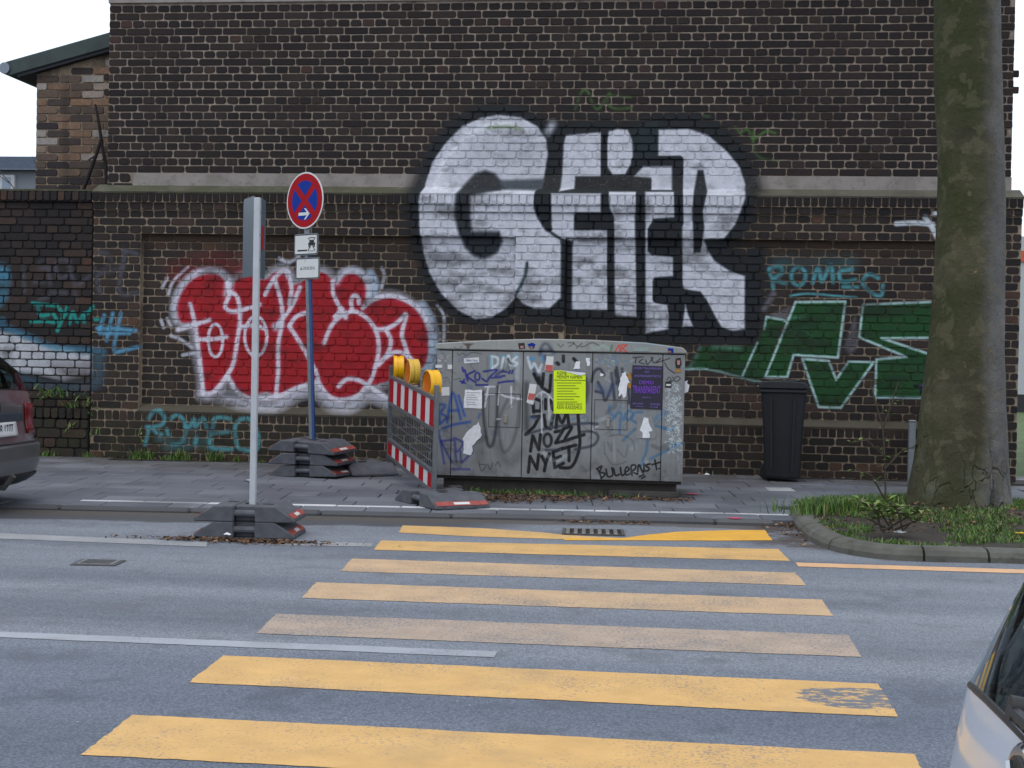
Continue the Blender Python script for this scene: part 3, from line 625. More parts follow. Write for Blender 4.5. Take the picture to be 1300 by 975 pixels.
M['red'] = plain('red_sheeting', S(190,4,28), .6, 0, .08, 8, spec=.15)
M['dred'] = plain('red_reflector', S(186,84,72), .5, 0, .25, 20, dirt=(S(96,66,60), .8))
M['blue'] = plain('blue_sheeting', S(8,58,168), .6, 0, .05, 8, spec=.15)
M['black'] = plain('black_print', S(26,26,28), .6, 0, .1, 8)
M['rubber'] = plain('recycled_rubber', S(98,100,108), .8, 0, .3, 14, .5, 90, dirt=(S(104,92,82), .45))
M['lamp'] = plain('amber_lens', S(250,186,8,.85), .3, 0, .06, 10)
M['lamp_old'] = plain('bleached_amber_plastic', S(236,190,70,.8), .45, 0, .1, 10)
M['lamp_in'] = plain('amber_lens_face', S(232,124,10), .15, 0, .1, 40)
M['binp'] = plain('dark_grey_plastic', S(16,20,30), .6, 0, .2, 7, .1, 80, dirt=(S(70,70,72), .25))
M['tyre'] = plain('tyre_rubber', S(30,30,32), .85, 0, .15, 20)
M['binblue'] = plain('blue_plastic', S(34,86,190), .45, 0, .1, 7)
M['bollard'] = plain('grey_bollard_paint', S(132,138,142), .55, .1, .15, 10)
M['iron'] = plain('cast_iron', S(104,100,98), .75, .3, .25, 20, .4, 70)
M['iron_pale'] = plain('worn_cast_iron', S(164,160,156), .5, .5, .2, 20, .4, 70)
M['hole'] = plain('drain_dark', S(44,38,34), .95)
M['paper'] = plain('torn_paper', S(222,222,226,.95), .9, 0, .14, 30)
M['yel_paper'] = plain('neon_yellow_paper', SR(206,232,16), .75, 0, .05, 6)
M['purple_paper'] = plain('dark_violet_paper', S(52,48,72), .8, 0, .12, 9)
M['violet'] = plain('violet_print', S(128,66,200,1), .8, 0, .2, 60)
M['lilac'] = plain('lilac_print', S(126,104,176,1), .8, 0, .2, 60)
M['ochre'] = plain('ochre_print', S(206,140,52), .8)
M['skin_print'] = plain('rose_print', S(216,150,146), .8)
M['leaf'] = plain('spring_leaf', S(92,126,44), .6, 0, .35, 30)
M['stem'] = plain('brown_twig', S(84,74,60), .85, 0, .25, 30)
M['dead'] = plain('dead_vine', S(38,32,36), .9, 0, .2, 30)
M['slate'] = plain('blue_grey_roof', S(96,110,128), .7, 0, .2, 8)
M['render'] = plain('grey_render', S(146,152,160), .9, 0, .08, 3)
M['winframe'] = plain('white_window_frame', S(226,228,230), .5)
M['glass'] = plain('window_glass', S(150,166,192), .1, 0, .05, 3)
M['fascia'] = plain('weathered_fascia', S(70,84,84), .75, 0, .25, 6, .2, 40, dirt=(S(84,92,74), .6))
M['soffit'] = plain('dark_soffit', S(42,44,54), .8)
M['zinc'] = plain('zinc_gutter', S(150,160,172), .45, .6, .12, 10)
M['hall'] = plain('pale_cladding', S(206,210,214), .7, 0, .05, 2)
M['orange'] = plain('orange_cladding', S(226,104,70), .6)
M['darkplinth'] = plain('dark_base', S(60,60,62), .9)
M['flower'] = plain('dandelion_yellow', S(244,206,20), .7)

# ------------------------------------------------------------------ bricks
rgn = np.random.default_rng(11)
def brick_geo(w, h, cx, cz, y, rr, dep=.03):
    """eight-cornered worn brick, front facing -Y, centre of face at (cx, y, cz)"""
    c = min(w, h)*rr.uniform(.12, .24)
    j = lambda s: rr.uniform(-s, s)
    pts = []
    for (sx, sz) in ((-1,-1),(1,-1),(1,1),(-1,1)):
        k = c*rr.uniform(.6, 1.3); ex = sx*w/2+j(.0025); ez = sz*h/2+j(.002)
        a = (ex-sx*k, ez); b = (ex, ez-sz*k)
        pts += [b, a] if (sx*sz > 0) == (sx < 0) and False else ([a, b] if sx*sz < 0 else [b, a])
    # order around: build by angle
    pts.sort(key=lambda p: math.atan2(p[1]/h, p[0]/w))
    dy = j(.0025); tx = j(.006); tz = j(.012)
    V = []
    for s_, yy in ((.93, 0), (1.0, .0065), (1.0, dep)):
        for (x, z) in pts:
            sx = x*(1-(1-s_)*min(1, h/w)) ; sz = z*s_
            V.append((cx+sx, y+yy+dy+(sx*tx+sz*tz if yy < dep else 0), cz+sz))
    F = [tuple(range(8))]
    for r in range(2):
        for k in range(8): F.append((r*8+k, r*8+8+k, r*8+8+(k+1) % 8, r*8+(k+1) % 8))
    F = [f[::-1] for f in F]
    return V, F
JOINT = .0130
class Brickwork:
    """collects bricks of one thing; the largest in view become objects, the rest one stuff part"""
    def __init__(s, thing, mat): s.thing = thing; s.mat = mat; s.items = []; s.rr = random.Random(hash(thing.name) % 1000+5 if False else len(thing.name)*17)
    def put(s, x0, x1, z0, z1, y, rank=0, tint=None, jz=None):
        w = x1-x0-JOINT; h = z1-z0-(JOINT if jz is None else jz)
        if w < .02: return
        s.items.append((round(w, 4), round(h, 4), (x0+x1)/2, (z0+z1)/2, y, rank, tint))
    def rows(s, x0, x1, z0, z1, y, phase=0, n=None, L=.2605, rank=0, k0=0):
        n = n or round((z1-z0)/.0814); ch = (z1-z0)/n
        for i in range(n):
            a = z0+i*ch; b = a+ch; kind = (i+k0) % 4
            if kind % 2 == 0: step, off = L/2, 0.0
            else: step, off = L, (L*.25 if kind == 1 else L*.75)
            x = x0 - ((x0-phase-off) % step)
            wob = s.rr.uniform(-.01, .01)
            while x < x1-.01:
                xa, xb = max(x+wob, x0), min(x+step+wob, x1)
                if xa-x0 < .035: xa = x0
                if xb-xa > .05:
                    full = abs((xb-xa)-step) < .002
                    s.put(xa, xb, a, b, y, (2 if step == L else 1) + rank if full else 0)
                x += step
    def soldiers(s, x0, x1, z0, z1, y, step=.0765, rank=1.5):
        x = x0
        while x < x1-.02:
            s.put(x, min(x+step, x1), z0, z1, y, rank); x += step
    def finish(s, limit=300, hide=()):
        cand = [i for i, it in enumerate(s.items) if it[5] > 0 and not any(h[0] < it[2] < h[1] and h[2] < it[3] < h[3] for h in hide)]
        cand.sort(key=lambda i: (-s.items[i][5], -(s.items[i][2])*.02 + s.rr.random()*.3))
        pick = set(cand[:limit])
        cache = {}
        mb = MB()
        for i, (w, h, cx, cz, y, rk, tint) in enumerate(s.items):
            tv = s.tint() if tint is None else tint
            if i in pick:
                key = (round(w, 3), round(h, 3), None if tint is None else int(tint[0]*8))
                lst = cache.setdefault(key, [])
                if len(lst) < 14:
                    V, F = brick_geo(w, h, 0, 0, 0, s.rr); me = MB().add(V, F, tv).mesh('brick', s.mat, smooth=False); lst.append(me)
                else: me = s.rr.choice(lst)
                link('brick', me, s.thing, (cx, y, cz))
            else:
                V, F = brick_geo(w, h, cx, cz, y, s.rr); mb.add(V, F, tv)
        if mb.v: tag(mb.build('brickwork', s.mat, s.thing), kind='stuff')
    def tint(s):
        t = min(1, max(0, s.rr.betavariate(2.0, 3.0) + (s.rr.random() < .06)*.4)); return (t, s.rr.random(), s.rr.random(), 1)

XL, XR = -6.09, 3.215                            # the tall gable wall
XP = -6.175                                      # left edge of the lower wall's first pier
GZ = pz(15.0)
UPY = 15.14
# ---- tall building
bld = empty('brick_building', (-1.4, 15.3, 0), 0, 'tall sooty dark brick building whose windowless wall rises above the concrete band', 'building')
bld.location = (0, 0, 0)
MB().box((XL+.006, UPY+.012, 2.6), (XR-.006, UPY+7, 5.6)).build('wall', M['mortar'], bld)
MB().box((XL+.29, UPY-.004, 2.93), (XR-.002, UPY+.1, 3.085)).build('concrete_band', M['band'], bld)
MB().box((XL+.0, UPY-.02, 4.872), (XR-.0, UPY+7.04, 5.0)).build('cornice', M['band'], bld)
MB().box((XL-.02, UPY-.02, 5.0), (XR+.02, UPY+7.02, 5.75)).build('parapet', M['soffit'], bld)
bw = Brickwork(bld, M['soot'])
bw.rows(XL, XR, 3.085, 4.852, UPY, phase=XL, n=22, k0=1)
bw.rows(XL, XL+.285, 2.88, 3.085, UPY, phase=XL, n=2, k0=1)
for z in (3.898+.0, 4.06):                      # two stub courses left standing out at each corner
    bw.put(XL-.06, XL+.02, z, z+.08, UPY+.012, 0); bw.put(XR-.02, XR+.055, z+.01, z+.09, UPY+.012, 0)
bw.finish(300, hide=[(1.9, 2.62, 0, 6)])

# ---- low front wall with two recessed panels
low = empty('boundary_wall', (0, 0, 0), 0, 'brick front wall with recessed panels and graffiti, under the mossy ledge', 'wall')
P1a, P1b, P2a, P2b = -5.655, -1.70, -1.185, 2.76
core = MB()
XE = 3.30
core.box((XP+.003, 15.012, 2.436), (XE-.006, 15.13, 2.69))            # frieze
core.box((XP+.003, 14.987, 2.684), (XE-.006, 15.128, 2.765))
core.box((XP+.003, 14.962, 2.757), (XE-.006, 15.126, 2.868))
core.box((P1a-.03, 15.082, .55), (P1b+.03, 15.132, 2.44)); core.box((P2a-.03, 15.082, .55), (P2b+.03, 15.132, 2.44))
for a, b in ((XP+.003, P1a-.004), (P1b+.004, P2a-.004), (P2b+.004, XE-.006)): core.box((a, 15.012, .56), (b, 15.129, 2.44))
core.box((XP+.003, 14.992, -.05), (XE-.006, 15.134, .575))
core.build('wall_core', M['mortar_tan'], low)
MB().add([(XP, 14.945, 2.868), (XE, 14.945, 2.868), (XE, UPY+.02, 2.962), (XP, UPY+.02, 2.962), (XP, 14.95, 2.85), (XE, 14.95, 2.85), (XE, UPY+.02, 2.85), (XP, UPY+.02, 2.85)],
         [(0,1,2,3),(4,5,1,0),(5,6,2,1),(6,7,3,2),(7,4,0,3),(7,6,5,4)]).build('mossy_ledge', M['ledge'], low)
for a, b in ((P1a, P1b), (P2a, P2b)):
    MB().add([(a, 14.975, .577), (b, 14.975, .577), (b, 15.085, .64), (a, 15.085, .64), (a, 14.98, .555), (b, 14.98, .555), (b, 15.085, .555), (a, 15.085, .555)],
             [(0,1,2,3),(4,5,1,0),(5,6,2,1),(6,7,3,2),(7,4,0,3),(7,6,5,4)]).build('panel_sill', M['sill'], low)
lw = Brickwork(low, M['brown'])
for a, b in ((P1a, P1b), (P2a, P2b)): lw.rows(a+.004, b-.004, .643, 2.434, 15.07, phase=a, n=22, k0=0, rank=.3)
for a, b in ((XP, P1a), (P1b, P2a), (P2b, XE)): lw.rows(a, b, .59, 2.436, 15.0, phase=a, n=23, k0=1, rank=.2)
lw.rows(XP, XE, 2.436, 2.680, 15.0, phase=XP, n=3, k0=0)
lw.rows(XP, XE, 2.680, 2.760, 14.975, phase=XP, n=1, k0=0)
lw.rows(XP, XE, GZ-.02, .470, 14.98, phase=XP+.1, n=5, k0=1)
lw.soldiers(XP, XE, .470, .578, 14.98, .0805, 0)
lw.mat = M['brown']
lw.finish(300, hide=[(-2.2, .2, 0, 1.35), (1.75, 2.6, 0, 6), (-4.3, -2.4, 0, .3)])
cp = Brickwork(low, M['soot'])                   # upright coping bricks, sootier
cp.soldiers(XP, XE, 2.762, 2.868, 14.95, .0765, 1)
cp.rr = random.Random(5); 
for i, it in enumerate(cp.items):
    V, F = brick_geo(it[0]+.003, it[1]+.010, 0, 0, 0, cp.rr); t_ = cp.tint(); t_ = (t_[0]*.4, 0, 0, 1)
    link('coping_brick', MB().add(V, F, t_).mesh('coping_brick', M['soot']), low, (it[2], it[4], it[3]))

# ---- older wall running on to the left
old = empty('old_brick_wall', (0, 0, 0), 0, 'older brick wall with dark joints at the far left, beside the grey car', 'wall')
OX = -9.0
MB().box((OX, 15.012, -.05), (XP-.006, 15.35, 2.76)).box((OX, 14.964, 2.757), (XP-.006, 15.36, 2.87)).box((OX, 14.962, -.05), (XP-.006, 15.02, .46)).build('wall_core', M['mortar_dark'], old)
MB().box((OX, 14.955, 2.868), (XP-.004, 15.38, 2.886)).build('mossy_top', M['ledge'], old)
MB().box((-7.83, 15.06, 2.886), (-7.52, 15.28, 2.945)).build('loose_brick', M['ledge'], old, bevel=.01)
ow = Brickwork(old, M['old'])
ow.rows(-9.0, XP-.004, .59, 2.760, 15.0, phase=-9.05, n=26, L=.262)
ow.rows(-9.0, XP-.004, GZ-.02, .470, 14.95, phase=-9.1, n=4, L=.27, k0=1)
ow.soldiers(-9.0, XP-.004, .470, .588, 14.95, .083)
ow.soldiers(-9.0, XP-.004, 2.762, 2.870, 14.95, .079)
ow.finish(300, hide=[(-9.1, -7.75, 0, 4)])

# ---- small building behind
side = empty('side_building', (0, 0, 0), 0, 'small patchy brick building with a sloping grey roof edge, left of the tall wall', 'building')
SY = 16.5
roofz = lambda x: 4.40+(x+7.50)*.268
MB().add([(-7.50,SY+.013,2.2),(XL,SY+.013,2.2),(XL,SY+.013,roofz(XL)),(-7.50,SY+.013,roofz(-7.5)),(-7.50,SY+4,2.2),(XL,SY+4,2.2),(XL,SY+4,roofz(XL)),(-7.50,SY+4,roofz(-7.5))],
         [(0,1,2,3),(7,6,5,4),(0,3,7,4),(1,5,6,2),(2,6,7,3),(0,4,5,1)]).build('wall', M['mortar_tan'], side)
sw = Brickwork(side, M['patchy'])
ch = .0905
for i in range(29):
    z0 = 2.3+i*ch; k = i % 2; x = -7.505-(.14 if k else 0); first = True
    while x < XL:
        step = .275; xa = max(x, -7.505); xb = min(x+step, XL)
        if xb-xa > .06 and z0+ch < roofz(max(xa, -7.5))-.01:
            t_ = min(1, max(0, sw.rr.gauss(.58 if z0 > 3.3 else .15, .28))); sw.put(xa, xb, z0, z0+ch, SY, 1, (t_, 0, 0, 1))
        x += step
sw.finish(300)
th = math.atan(.268)
Mr = Matrix.Translation((-7.80, 0, roofz(-7.80)+.03)) @ Matrix.Rotation(-th, 4, 'Y')
MB().box((0, SY-.10, 0), (1.9, SY+4.3, .17), Mr).build('roof_verge', M['fascia'], side, bevel=.01)
MB().box((.1, SY-.08, -.035), (1.85, SY+4.2, -.003), Mr).build('soffit', M['soffit'], side)
MB().tube([(-7.84, SY-.12, 4.44), (-7.84, SY+4.3, 4.44)], .066, 16).build('gutter', M['zinc'], side, smooth=True)
vine = tag(MB().tube([(-6.98,16.38,2.75),(-6.86,16.38,3.05),(-6.72,16.37,3.42),(-6.66,16.38,3.62),(-6.70,16.38,3.85),(-6.74,16.39,4.02)], [.022,.022,.02,.02,.016,.012], 7).tube([(-6.66,16.38,3.6),(-6.60,16.38,3.30),(-6.58,16.38,2.8)], [.016,.02,.022], 7).tube([(-6.72,16.37,3.43),(-6.80,16.36,3.38)], [.014,.008], 5).build('bare_vine', M['dead'], None, smooth=True),
           'bare dark forked stem leaning against the patchy brick of the small building', 'vine')

# ---- houses far off
def pxbox(mb, x0, y0, x1, y1, Y, d):
    a = onY(x0, y1, Y); b = onY(x1, y0, Y); mb.box((a.x, Y, a.z), (b.x, Y+d, b.z)); return mb
hs = empty('distant_house', (0, 0, 0), 0, 'distant house with a blue grey tiled roof above the old wall at the left edge', 'house')
HY = 42
a = onY(-120, 330, HY); b = onY(52, 217, HY)
MB().box((a.x, HY, 0), (b.x, HY+8, b.z)).build('wall', M['render'], hs)
e0 = onY(-125, 219, HY); e1 = onY(54, 217, HY); rg = onY(50, 201, HY+4)
rm = MB().add([(e0.x,HY-.3,e1.z),(e1.x,HY-.3,e1.z),(e1.x,HY+4,rg.z),(e0.x,HY+4,rg.z),(e1.x,HY+8.3,e1.z),(e0.x,HY+8.3,e1.z)], [(0,1,2,3),(3,2,4,5),(1,4,2),(0,3,5),(0,5,4,1)])
roof = rm.build('roof', M['slate'], hs)
nr = 8
for i in range(nr):
    f0 = (i+.5)/nr; y = HY-.3+4.3*f0; z = e1.z+(rg.z-e1.z)*f0
    MB().box((e0.x, y-.05, z-.03), (e1.x+.02, y+.2, z+.07)).build('tile_course', M['slate'], roof)
w0 = onY(-2, 245, HY-.06); w1 = onY(19, 222, HY-.06)
win = MB().box((w0.x-1.2, HY-.10, w0.z), (w1.x, HY+.02, w1.z)).build('window', M['winframe'], hs)
MB().box((w0.x+.14, HY-.12, w0.z+.1), (w1.x-.12, HY-.101, w1.z-.07)).build('pane', M['glass'], win)
# twigs of a bare shrub in front of it
def twig_tree(name, base, h, n, spread, label, cat, seed):
    rr = random.Random(seed); mb = MB()
    def grow(p, d, L, r, lv):
        q = p+d*L; mid = p+d*(L*.5)+Vector((rr.uniform(-.05,.05), rr.uniform(-.05,.05), 0))*L
        mb.tube([p, mid, q], [r, r*.85, r*.6], 5, cap=False)
        if lv:
            for k in range(2):
                nd = (d+Vector((rr.uniform(-1,1), rr.uniform(-.4,.4), rr.uniform(-.1,.6)))*spread).normalized(); grow(p+d*(L*rr.uniform(.5,1)), nd, L*.68, r*.6, lv-1)
    for k in range(n): grow(Vector(base), Vector((rr.uniform(-.5,.5), 0, 1)).normalized(), h*.36, .018, 4)
    t = empty(name, base, 0, label, cat)
    o = mb.build('trunk', M['stem'], t); o.location = -Vector(base); return t
tb = onY(40, 262, 24)
twig_tree('bare_shrub', (tb.x, 24, tb.z-.6), 2.2, 3, .8, 'thin leafless shrub sticking up behind the old wall at far left', 'shrub', 4)

hall = empty('distant_hall', (0, 0, 0), 0, 'distant pale hall with an orange stripe, past the right end of the wall', 'building')
a = onY(1282, 505, 40)
mbh = MB().box((a.x-.6, 40, 0), (a.x+14, 52, onY(1296, 300, 40).z))
mbh.build('wall', M['hall'], hall)
q0 = onY(1290, 332, 39.9).z; q1 = onY(1290, 318, 39.9).z
MB().box((a.x-.62, 39.95, q0), (a.x+14.02, 40.0, q1)).build('stripe', M['orange'], hall)
MB().box((a.x-.63, 39.96, 0), (a.x+14.03, 39.999, .5)).build('base_course', M['darkplinth'], hall)
for k in range(14): MB().box((a.x-.6+k*1.05, 39.97, .5), (a.x-.56+k*1.05, 39.998, q0)).build('cladding_seam', M['zinc'], hall)

# ------------------------------------------------------------------ ground, road, pavement
KA = math.atan(.093); KU = Vector((math.cos(KA), math.sin(KA), 0)); KV = Vector((-math.sin(KA), math.cos(KA), 0)); KO = Vector((-1.49, 10.87, 0))
def kp(u, v): return KO + KU*u + KV*v              # along the kerb, away from the road
tag(MB().sheet([(-400,-300),(400,-300),(400,500),(-400,500)], -.06).build('ground', M['ground']), kind='structure')
def grid_sheet(x0, x1, y0, y1, nx, ny, zf):
    mb = MB(); vs = []; fs = []
    for j in range(ny+1):
        for i in range(nx+1):
            x = x0+(x1-x0)*i/nx; y = y0+(y1-y0)*j/ny; vs.append((x, y, zf(x, y)))
    for j in range(ny):
        for i in range(nx): fs.append((j*(nx+1)+i, j*(nx+1)+i+1, (j+1)*(nx+1)+i+1, (j+1)*(nx+1)+i))
    return mb.add(vs, fs)
road = tag(MB().sheet([(-60,-6),(60,-6),(60,14),(-60,8)], 0).build('road', M['asphalt']), kind='structure')
MB().sheet([(-60,-40),(60,-40),(60,-6),(-60,-6)], -.004).build('road_shoulder', M['asphalt'], road)
LZ = .0022
def mark(name, quad, mat, lz=LZ, n=1):
    out = []                                   # hand-ragged edges, a few millimetres
    for i in range(len(quad)):
        a_, b_ = Vector(quad[i]), Vector(quad[(i+1) % len(quad)]); L = (b_-a_).length; nn = (b_-a_).orthogonal().normalized() if L else Vector((0, 0)); k_ = max(1, int(L/.03))
        for q in range(k_): p_ = a_.lerp(b_, q/k_)+nn*(R.uniform(-.003, .003)+.006*mnoise.noise(Vector((a_.x+q*.11, a_.y*3, i)))); out.append((p_.x, p_.y))
    return MB().sheet(out, lz).build(name, mat, road)
def Q(*pp): return [tuple(onZ(x, y, LZ).xy) for x, y in pp]
mark('zebra_stripe', Q((512,667),(560,668.5),(620,671),(690,676),(716,679),(790,683),(790,686),(700,684),(600,681),(505,676)), M['stripe'])
mark('zebra_stripe', Q((716,683.5),(792,683),(822,679),(862,675),(930,673),(971,673),(981,686),(900,686.5),(800,686),(716,686)), M['stripe_fresh'], .003)
for q, mt in (([(483,686),(988,697),(1003,712),(475,698)], 'stripe'), ([(447,709),(1010,727),(1023,743),(432,725)], 'stripe_pale'), ([(401,739),(1043,761),(1058,782),(384,759)], 'stripe_pale'),
              ([(351,779),(1077,806),(1094,834),(325,804)], 'stripe_gone'), ([(283,832),(1115,868),(1140,910),(240,866)], 'stripe_scraped'), ([(168,907),(1160,957),(1190,1013),(103,958)], 'stripe')):
    mark('zebra_stripe', Q(*q), M[mt])
mark('zebra_stripe', [(-1.74,3.7),(.74,3.7),(.74,3.2),(-1.74,3.2)], M['stripe'])
mark('centre_line', [(-9.0,5.93),(-.72,6.0),(-.72,5.88),(-9.0,5.80)], M['white_line'])
mark('edge_line', Q((-300,664),(262,688),(262,694),(-300,672)), M['old_line'])
mark('edge_line', Q((340,686),(474,689.5),(471,694),(340,692)), M['old_line'])
mark('temporary_line', Q((1010,714),(1500,729),(1500,734),(1013,719)), M['orange_line'])

# far side of the picture: verge and path at the right
tag(MB().sheet([(3.32,13.4),(60,17),(60,60),(3.32,60)], .03).build('lawn', plain('far_lawn', S(96,118,66), .95, 0, .3, 2)), kind='stuff')
tag(MB().sheet([(3.31,14.2),(30,15.6),(30,17.0),(3.31,16.2)], .05).build('path', M['slab_pale']), kind='structure')

pave = tag(grid_sheet(-16, 7.5, 10.9, 15.4, 24, 6, lambda x, y: pz(max(y, 10.8))-.018 if (y > 10.87+.093*(x+1.49)+.06) else -.03).build('pavement', M['joint']), kind='structure')
# slabs, laid in rows parallel to the kerb
slab_cache = {}
tilt = math.atan(.0125)
def slab(name, u0, u1, v0, v1, mat, parent, th=.05, gap=.006, rise=0, bev=.006):
    key = (round(u1-u0, 3), round(v1-v0, 3), mat.name, th)
    me = slab_cache.get(key)
    if me is None:
        a, b = (u1-u0)/2-gap/2, (v1-v0)/2-gap/2
        me = MB().box((-a, -b, -th), (a, b, 0)).mesh(name, mat, bevel=bev); slab_cache[key] = me
    c = kp((u0+u1)/2, (v0+v1)/2)
    o = link(name, me, parent, (c.x, c.y, pz(c.y)+rise+R.uniform(-.002, .002)))
    o.rotation_euler = (tilt+R.uniform(-.003, .003), R.uniform(-.003, .003), KA)
    return o
kerb = tag(empty('kerb'), kind='structure')
u = -9.0
while u < 2.1:
    L = .98; slab('kerb_stone', u, min(u+L, 2.22), -.0, .13, M['kerb'], kerb, th=.14, gap=.008, rise=.002, bev=.018); u += L
def wall_v(u): return (15.0-.06 - kp(u, 0).y)/math.cos(KA)
v = .13; row = 0; rows = [('s', .28), ('w', .095)]+[('s', .30)]*13
n_slab = 0
for kind, wd in rows:
    L = .50 if kind == 's' else .50
    u = -5.35+(.25 if row % 2 else 0)-(.13 if row % 3 == 2 else 0)
    while u < 4.7:
        c = kp(u+L/2, v+wd/2)
        if c.y+wd*.6 < 14.93 and not (c.x > 1.05 and c.y < 12.45) and c.x < 3.4 and not (c.x > .70 and kind != 's' and c.x > .78):
            if kind == 'w':
                if c.x < -4.75: mt = M['slab']
                else: mt = M['tile_white']
            else: mt = M['slab']
            pale = False
            nm = 'marker_tile' if kind == 'w' else 'paving_slab'
            if R.random() < .12 and kind == 's' and not pale:
                slab(nm, u, u+L*.5, v, v+wd, mt, pave); slab(nm, u+L*.5, u+L, v, v+wd, mt, pave); n_slab += 2
            else:
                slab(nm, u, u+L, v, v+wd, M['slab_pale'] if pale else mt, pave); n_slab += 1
        u += L
    v += wd; row += 1
# a run of small setts closes the gap along the wall foot
mbs = MB(); x = -6.4
while x < 3.3:
    w_ = R.uniform(.10, .16); mbs.box((x+.004, 14.80+R.uniform(0,.01), pz(14.85)-.05), (x+w_-.004, 14.94, pz(14.87)-.006+R.uniform(-.004,.004))); x += w_
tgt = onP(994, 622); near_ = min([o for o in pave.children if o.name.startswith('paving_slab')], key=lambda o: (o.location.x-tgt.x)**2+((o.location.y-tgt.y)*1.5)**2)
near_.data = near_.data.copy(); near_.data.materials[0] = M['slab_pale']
tag(mbs.build('edge_setts', M['joint'], pave, bevel=.006), kind='stuff')
def blob(cx, cy, rx, ry, n, rr, jag=.25): return [(cx+rx*math.cos(2*math.pi*k/n)*(1+rr.uniform(-jag, jag)), cy+ry*math.sin(2*math.pi*k/n)*(1+rr.uniform(-jag, jag))) for k in range(n)]
for px, py in ((879,628), (934,659)):
    p = onP(px, py); MB().sheet(blob(0, 0, .055, .045, 12, R), 0).build('paint_mark', M['pink_mark'], pave, (p.x, p.y, pz(p.y)+.009), (tilt, 0, 0))

# drain in the gutter
d0, d1, d2, d3 = onZ(716,681.5), onZ(790,682), onZ(790,671.5), onZ(716,672)
dc = (d0+d1+d2+d3)/4
drain_k = .8
drain = empty('drain_grate', (dc.x, dc.y, 0), KA*.7, 'cast iron gutter grate with pale bars, set in the yellow stripe nearest the kerb', 'drain')
drain.scale = (.86, .74, 1)
MB().box((-.24,-.20,.0005), (.24,.20,.0035)).build('pit', M['hole'], drain)
fr = MB(); fr.box((-.25,-.215,.001),(.25,-.185,.012)).box((-.25,.185,.001),(.25,.215,.012)).box((-.25,-.185,.001),(-.225,.185,.012)).box((.225,-.185,.001),(.25,.185,.012)); fr.build('frame', M['iron'], drain)
for k in range(7): MB().box((-.205+k*.064-.016,-.184,.0015),(-.205+k*.064+.016,.184,.016)).build('bar', M['iron_pale'], drain, bevel=.004)
c0 = onZ(125, 715)
vc_s = .84
vc = empty('valve_cover', (c0.x, c0.y, 0), KA, 'small square iron valve cover set in the road at the left', 'manhole cover')
vc.scale = (vc_s, vc_s, 1); MB().box((-.15,-.13,.0005),(.15,.13,.006)).build('frame', M['iron'], vc)
MB().box((-.125,-.105,.0061),(.125,.105,.009)).build('lid', M['bollard'], vc, bevel=.003)
for k in range(5): MB().box((-.1,-.08+k*.04-.006,.0091),(.1,-.08+k*.04+.006,.0115)).build('rib', M['iron'], vc)

# ------------------------------------------------------------------ green island with the tree
isl_px = [(1003,657),(1008,668),(1018,679),(1030,688),(1046,696),(1066,702),(1100,708),(1140,712),(1200,714),(1300,716),(1420,722)]
isl = [Vector((onZ(x, y, 0).x, onZ(x, y, 0).y, 0)) for x, y in isl_px]
isl = [Vector((.86, 11.62, 0))] + isl[1:] + [Vector((5.2, 9.75, 0)), Vector((9, 10.2, 0))]
isl_c = catmull(np.array([p.xy[:] for p in isl]), k=4)
def island_h(x, y):
    d = math.hypot((x-2.15), (y-11.6)); return .075+.10*math.exp(-(d/1.0)**2)+.015*mnoise.noise(Vector((x*3, y*3, 0)))
ik = tag(empty('island_kerb'), kind='structure')
pts = [Vector((p[0], p[1], 0)) for p in isl_c]
acc = [0]
for i in range(1, len(pts)): acc.append(acc[-1]+(pts[i]-pts[i-1]).length)
def along(s_):
    for i in range(1, len(pts)):
        if acc[i] >= s_: t_ = (s_-acc[i-1])/max(1e-6, acc[i]-acc[i-1]); return pts[i-1].lerp(pts[i], t_), (pts[i]-pts[i-1]).normalized()
    return pts[-1], (pts[-1]-pts[-2]).normalized()
s_ = 0
while s_ < acc[-1]-.3:
    L = [1.05,.42,.75,.40,.85,.5,.9,.9,.9,.9,.9,.9,.9][min(12, int(s_*1.3) % 13)]; L = min(L, acc[-1]-s_)
    mb = MB(); prof = [(0,-.05),(.0,.035),(.02,.065),(.06,.083),(.13,.085),(.165,.07),(.165,-.05)]
    nS = 6; ring = []
    for k in range(nS):
        p, d = along(s_+.008+(L-.016)*k/(nS-1)); nrm = Vector((-d.y, d.x, 0))
        ring.append([(p+nrm*a_+Vector((0,0,b_+(.006*mnoise.noise(p*4))))) for a_, b_ in prof])
    n_ = len(prof); vs = [q for r_ in ring for q in r_]
    fs = [(k*n_+i, k*n_+(i+1) % n_, (k+1)*n_+(i+1) % n_, (k+1)*n_+i) for k in range(nS-1) for i in range(n_)] + [tuple(range(n_)), tuple((nS-1)*n_+i for i in range(n_))[::-1]]
    mb.add(vs, fs).build('kerb_stone', M['kerb_moss'], ik, smooth=True); s_ += L
inner = [(pts[i]+Vector((-(along(acc[i])[1].y), along(acc[i])[1].x, 0))*.12) for i in range(len(pts))]
back = [(9, 13.3), (4.5, 12.9), (2.6, 12.45), (1.2, 12.35), (.92, 12.1)]
poly = [(p.x, p.y) for p in inner] + back
def inside(x, y, P):
    r = False; n = len(P)
    for i in range(n):
        (ax, ay), (bx, by) = P[i], P[(i+1) % n]
        if (ay > y) != (by > y) and x < (bx-ax)*(y-ay)/(by-ay)+ax: r = not r
    return r
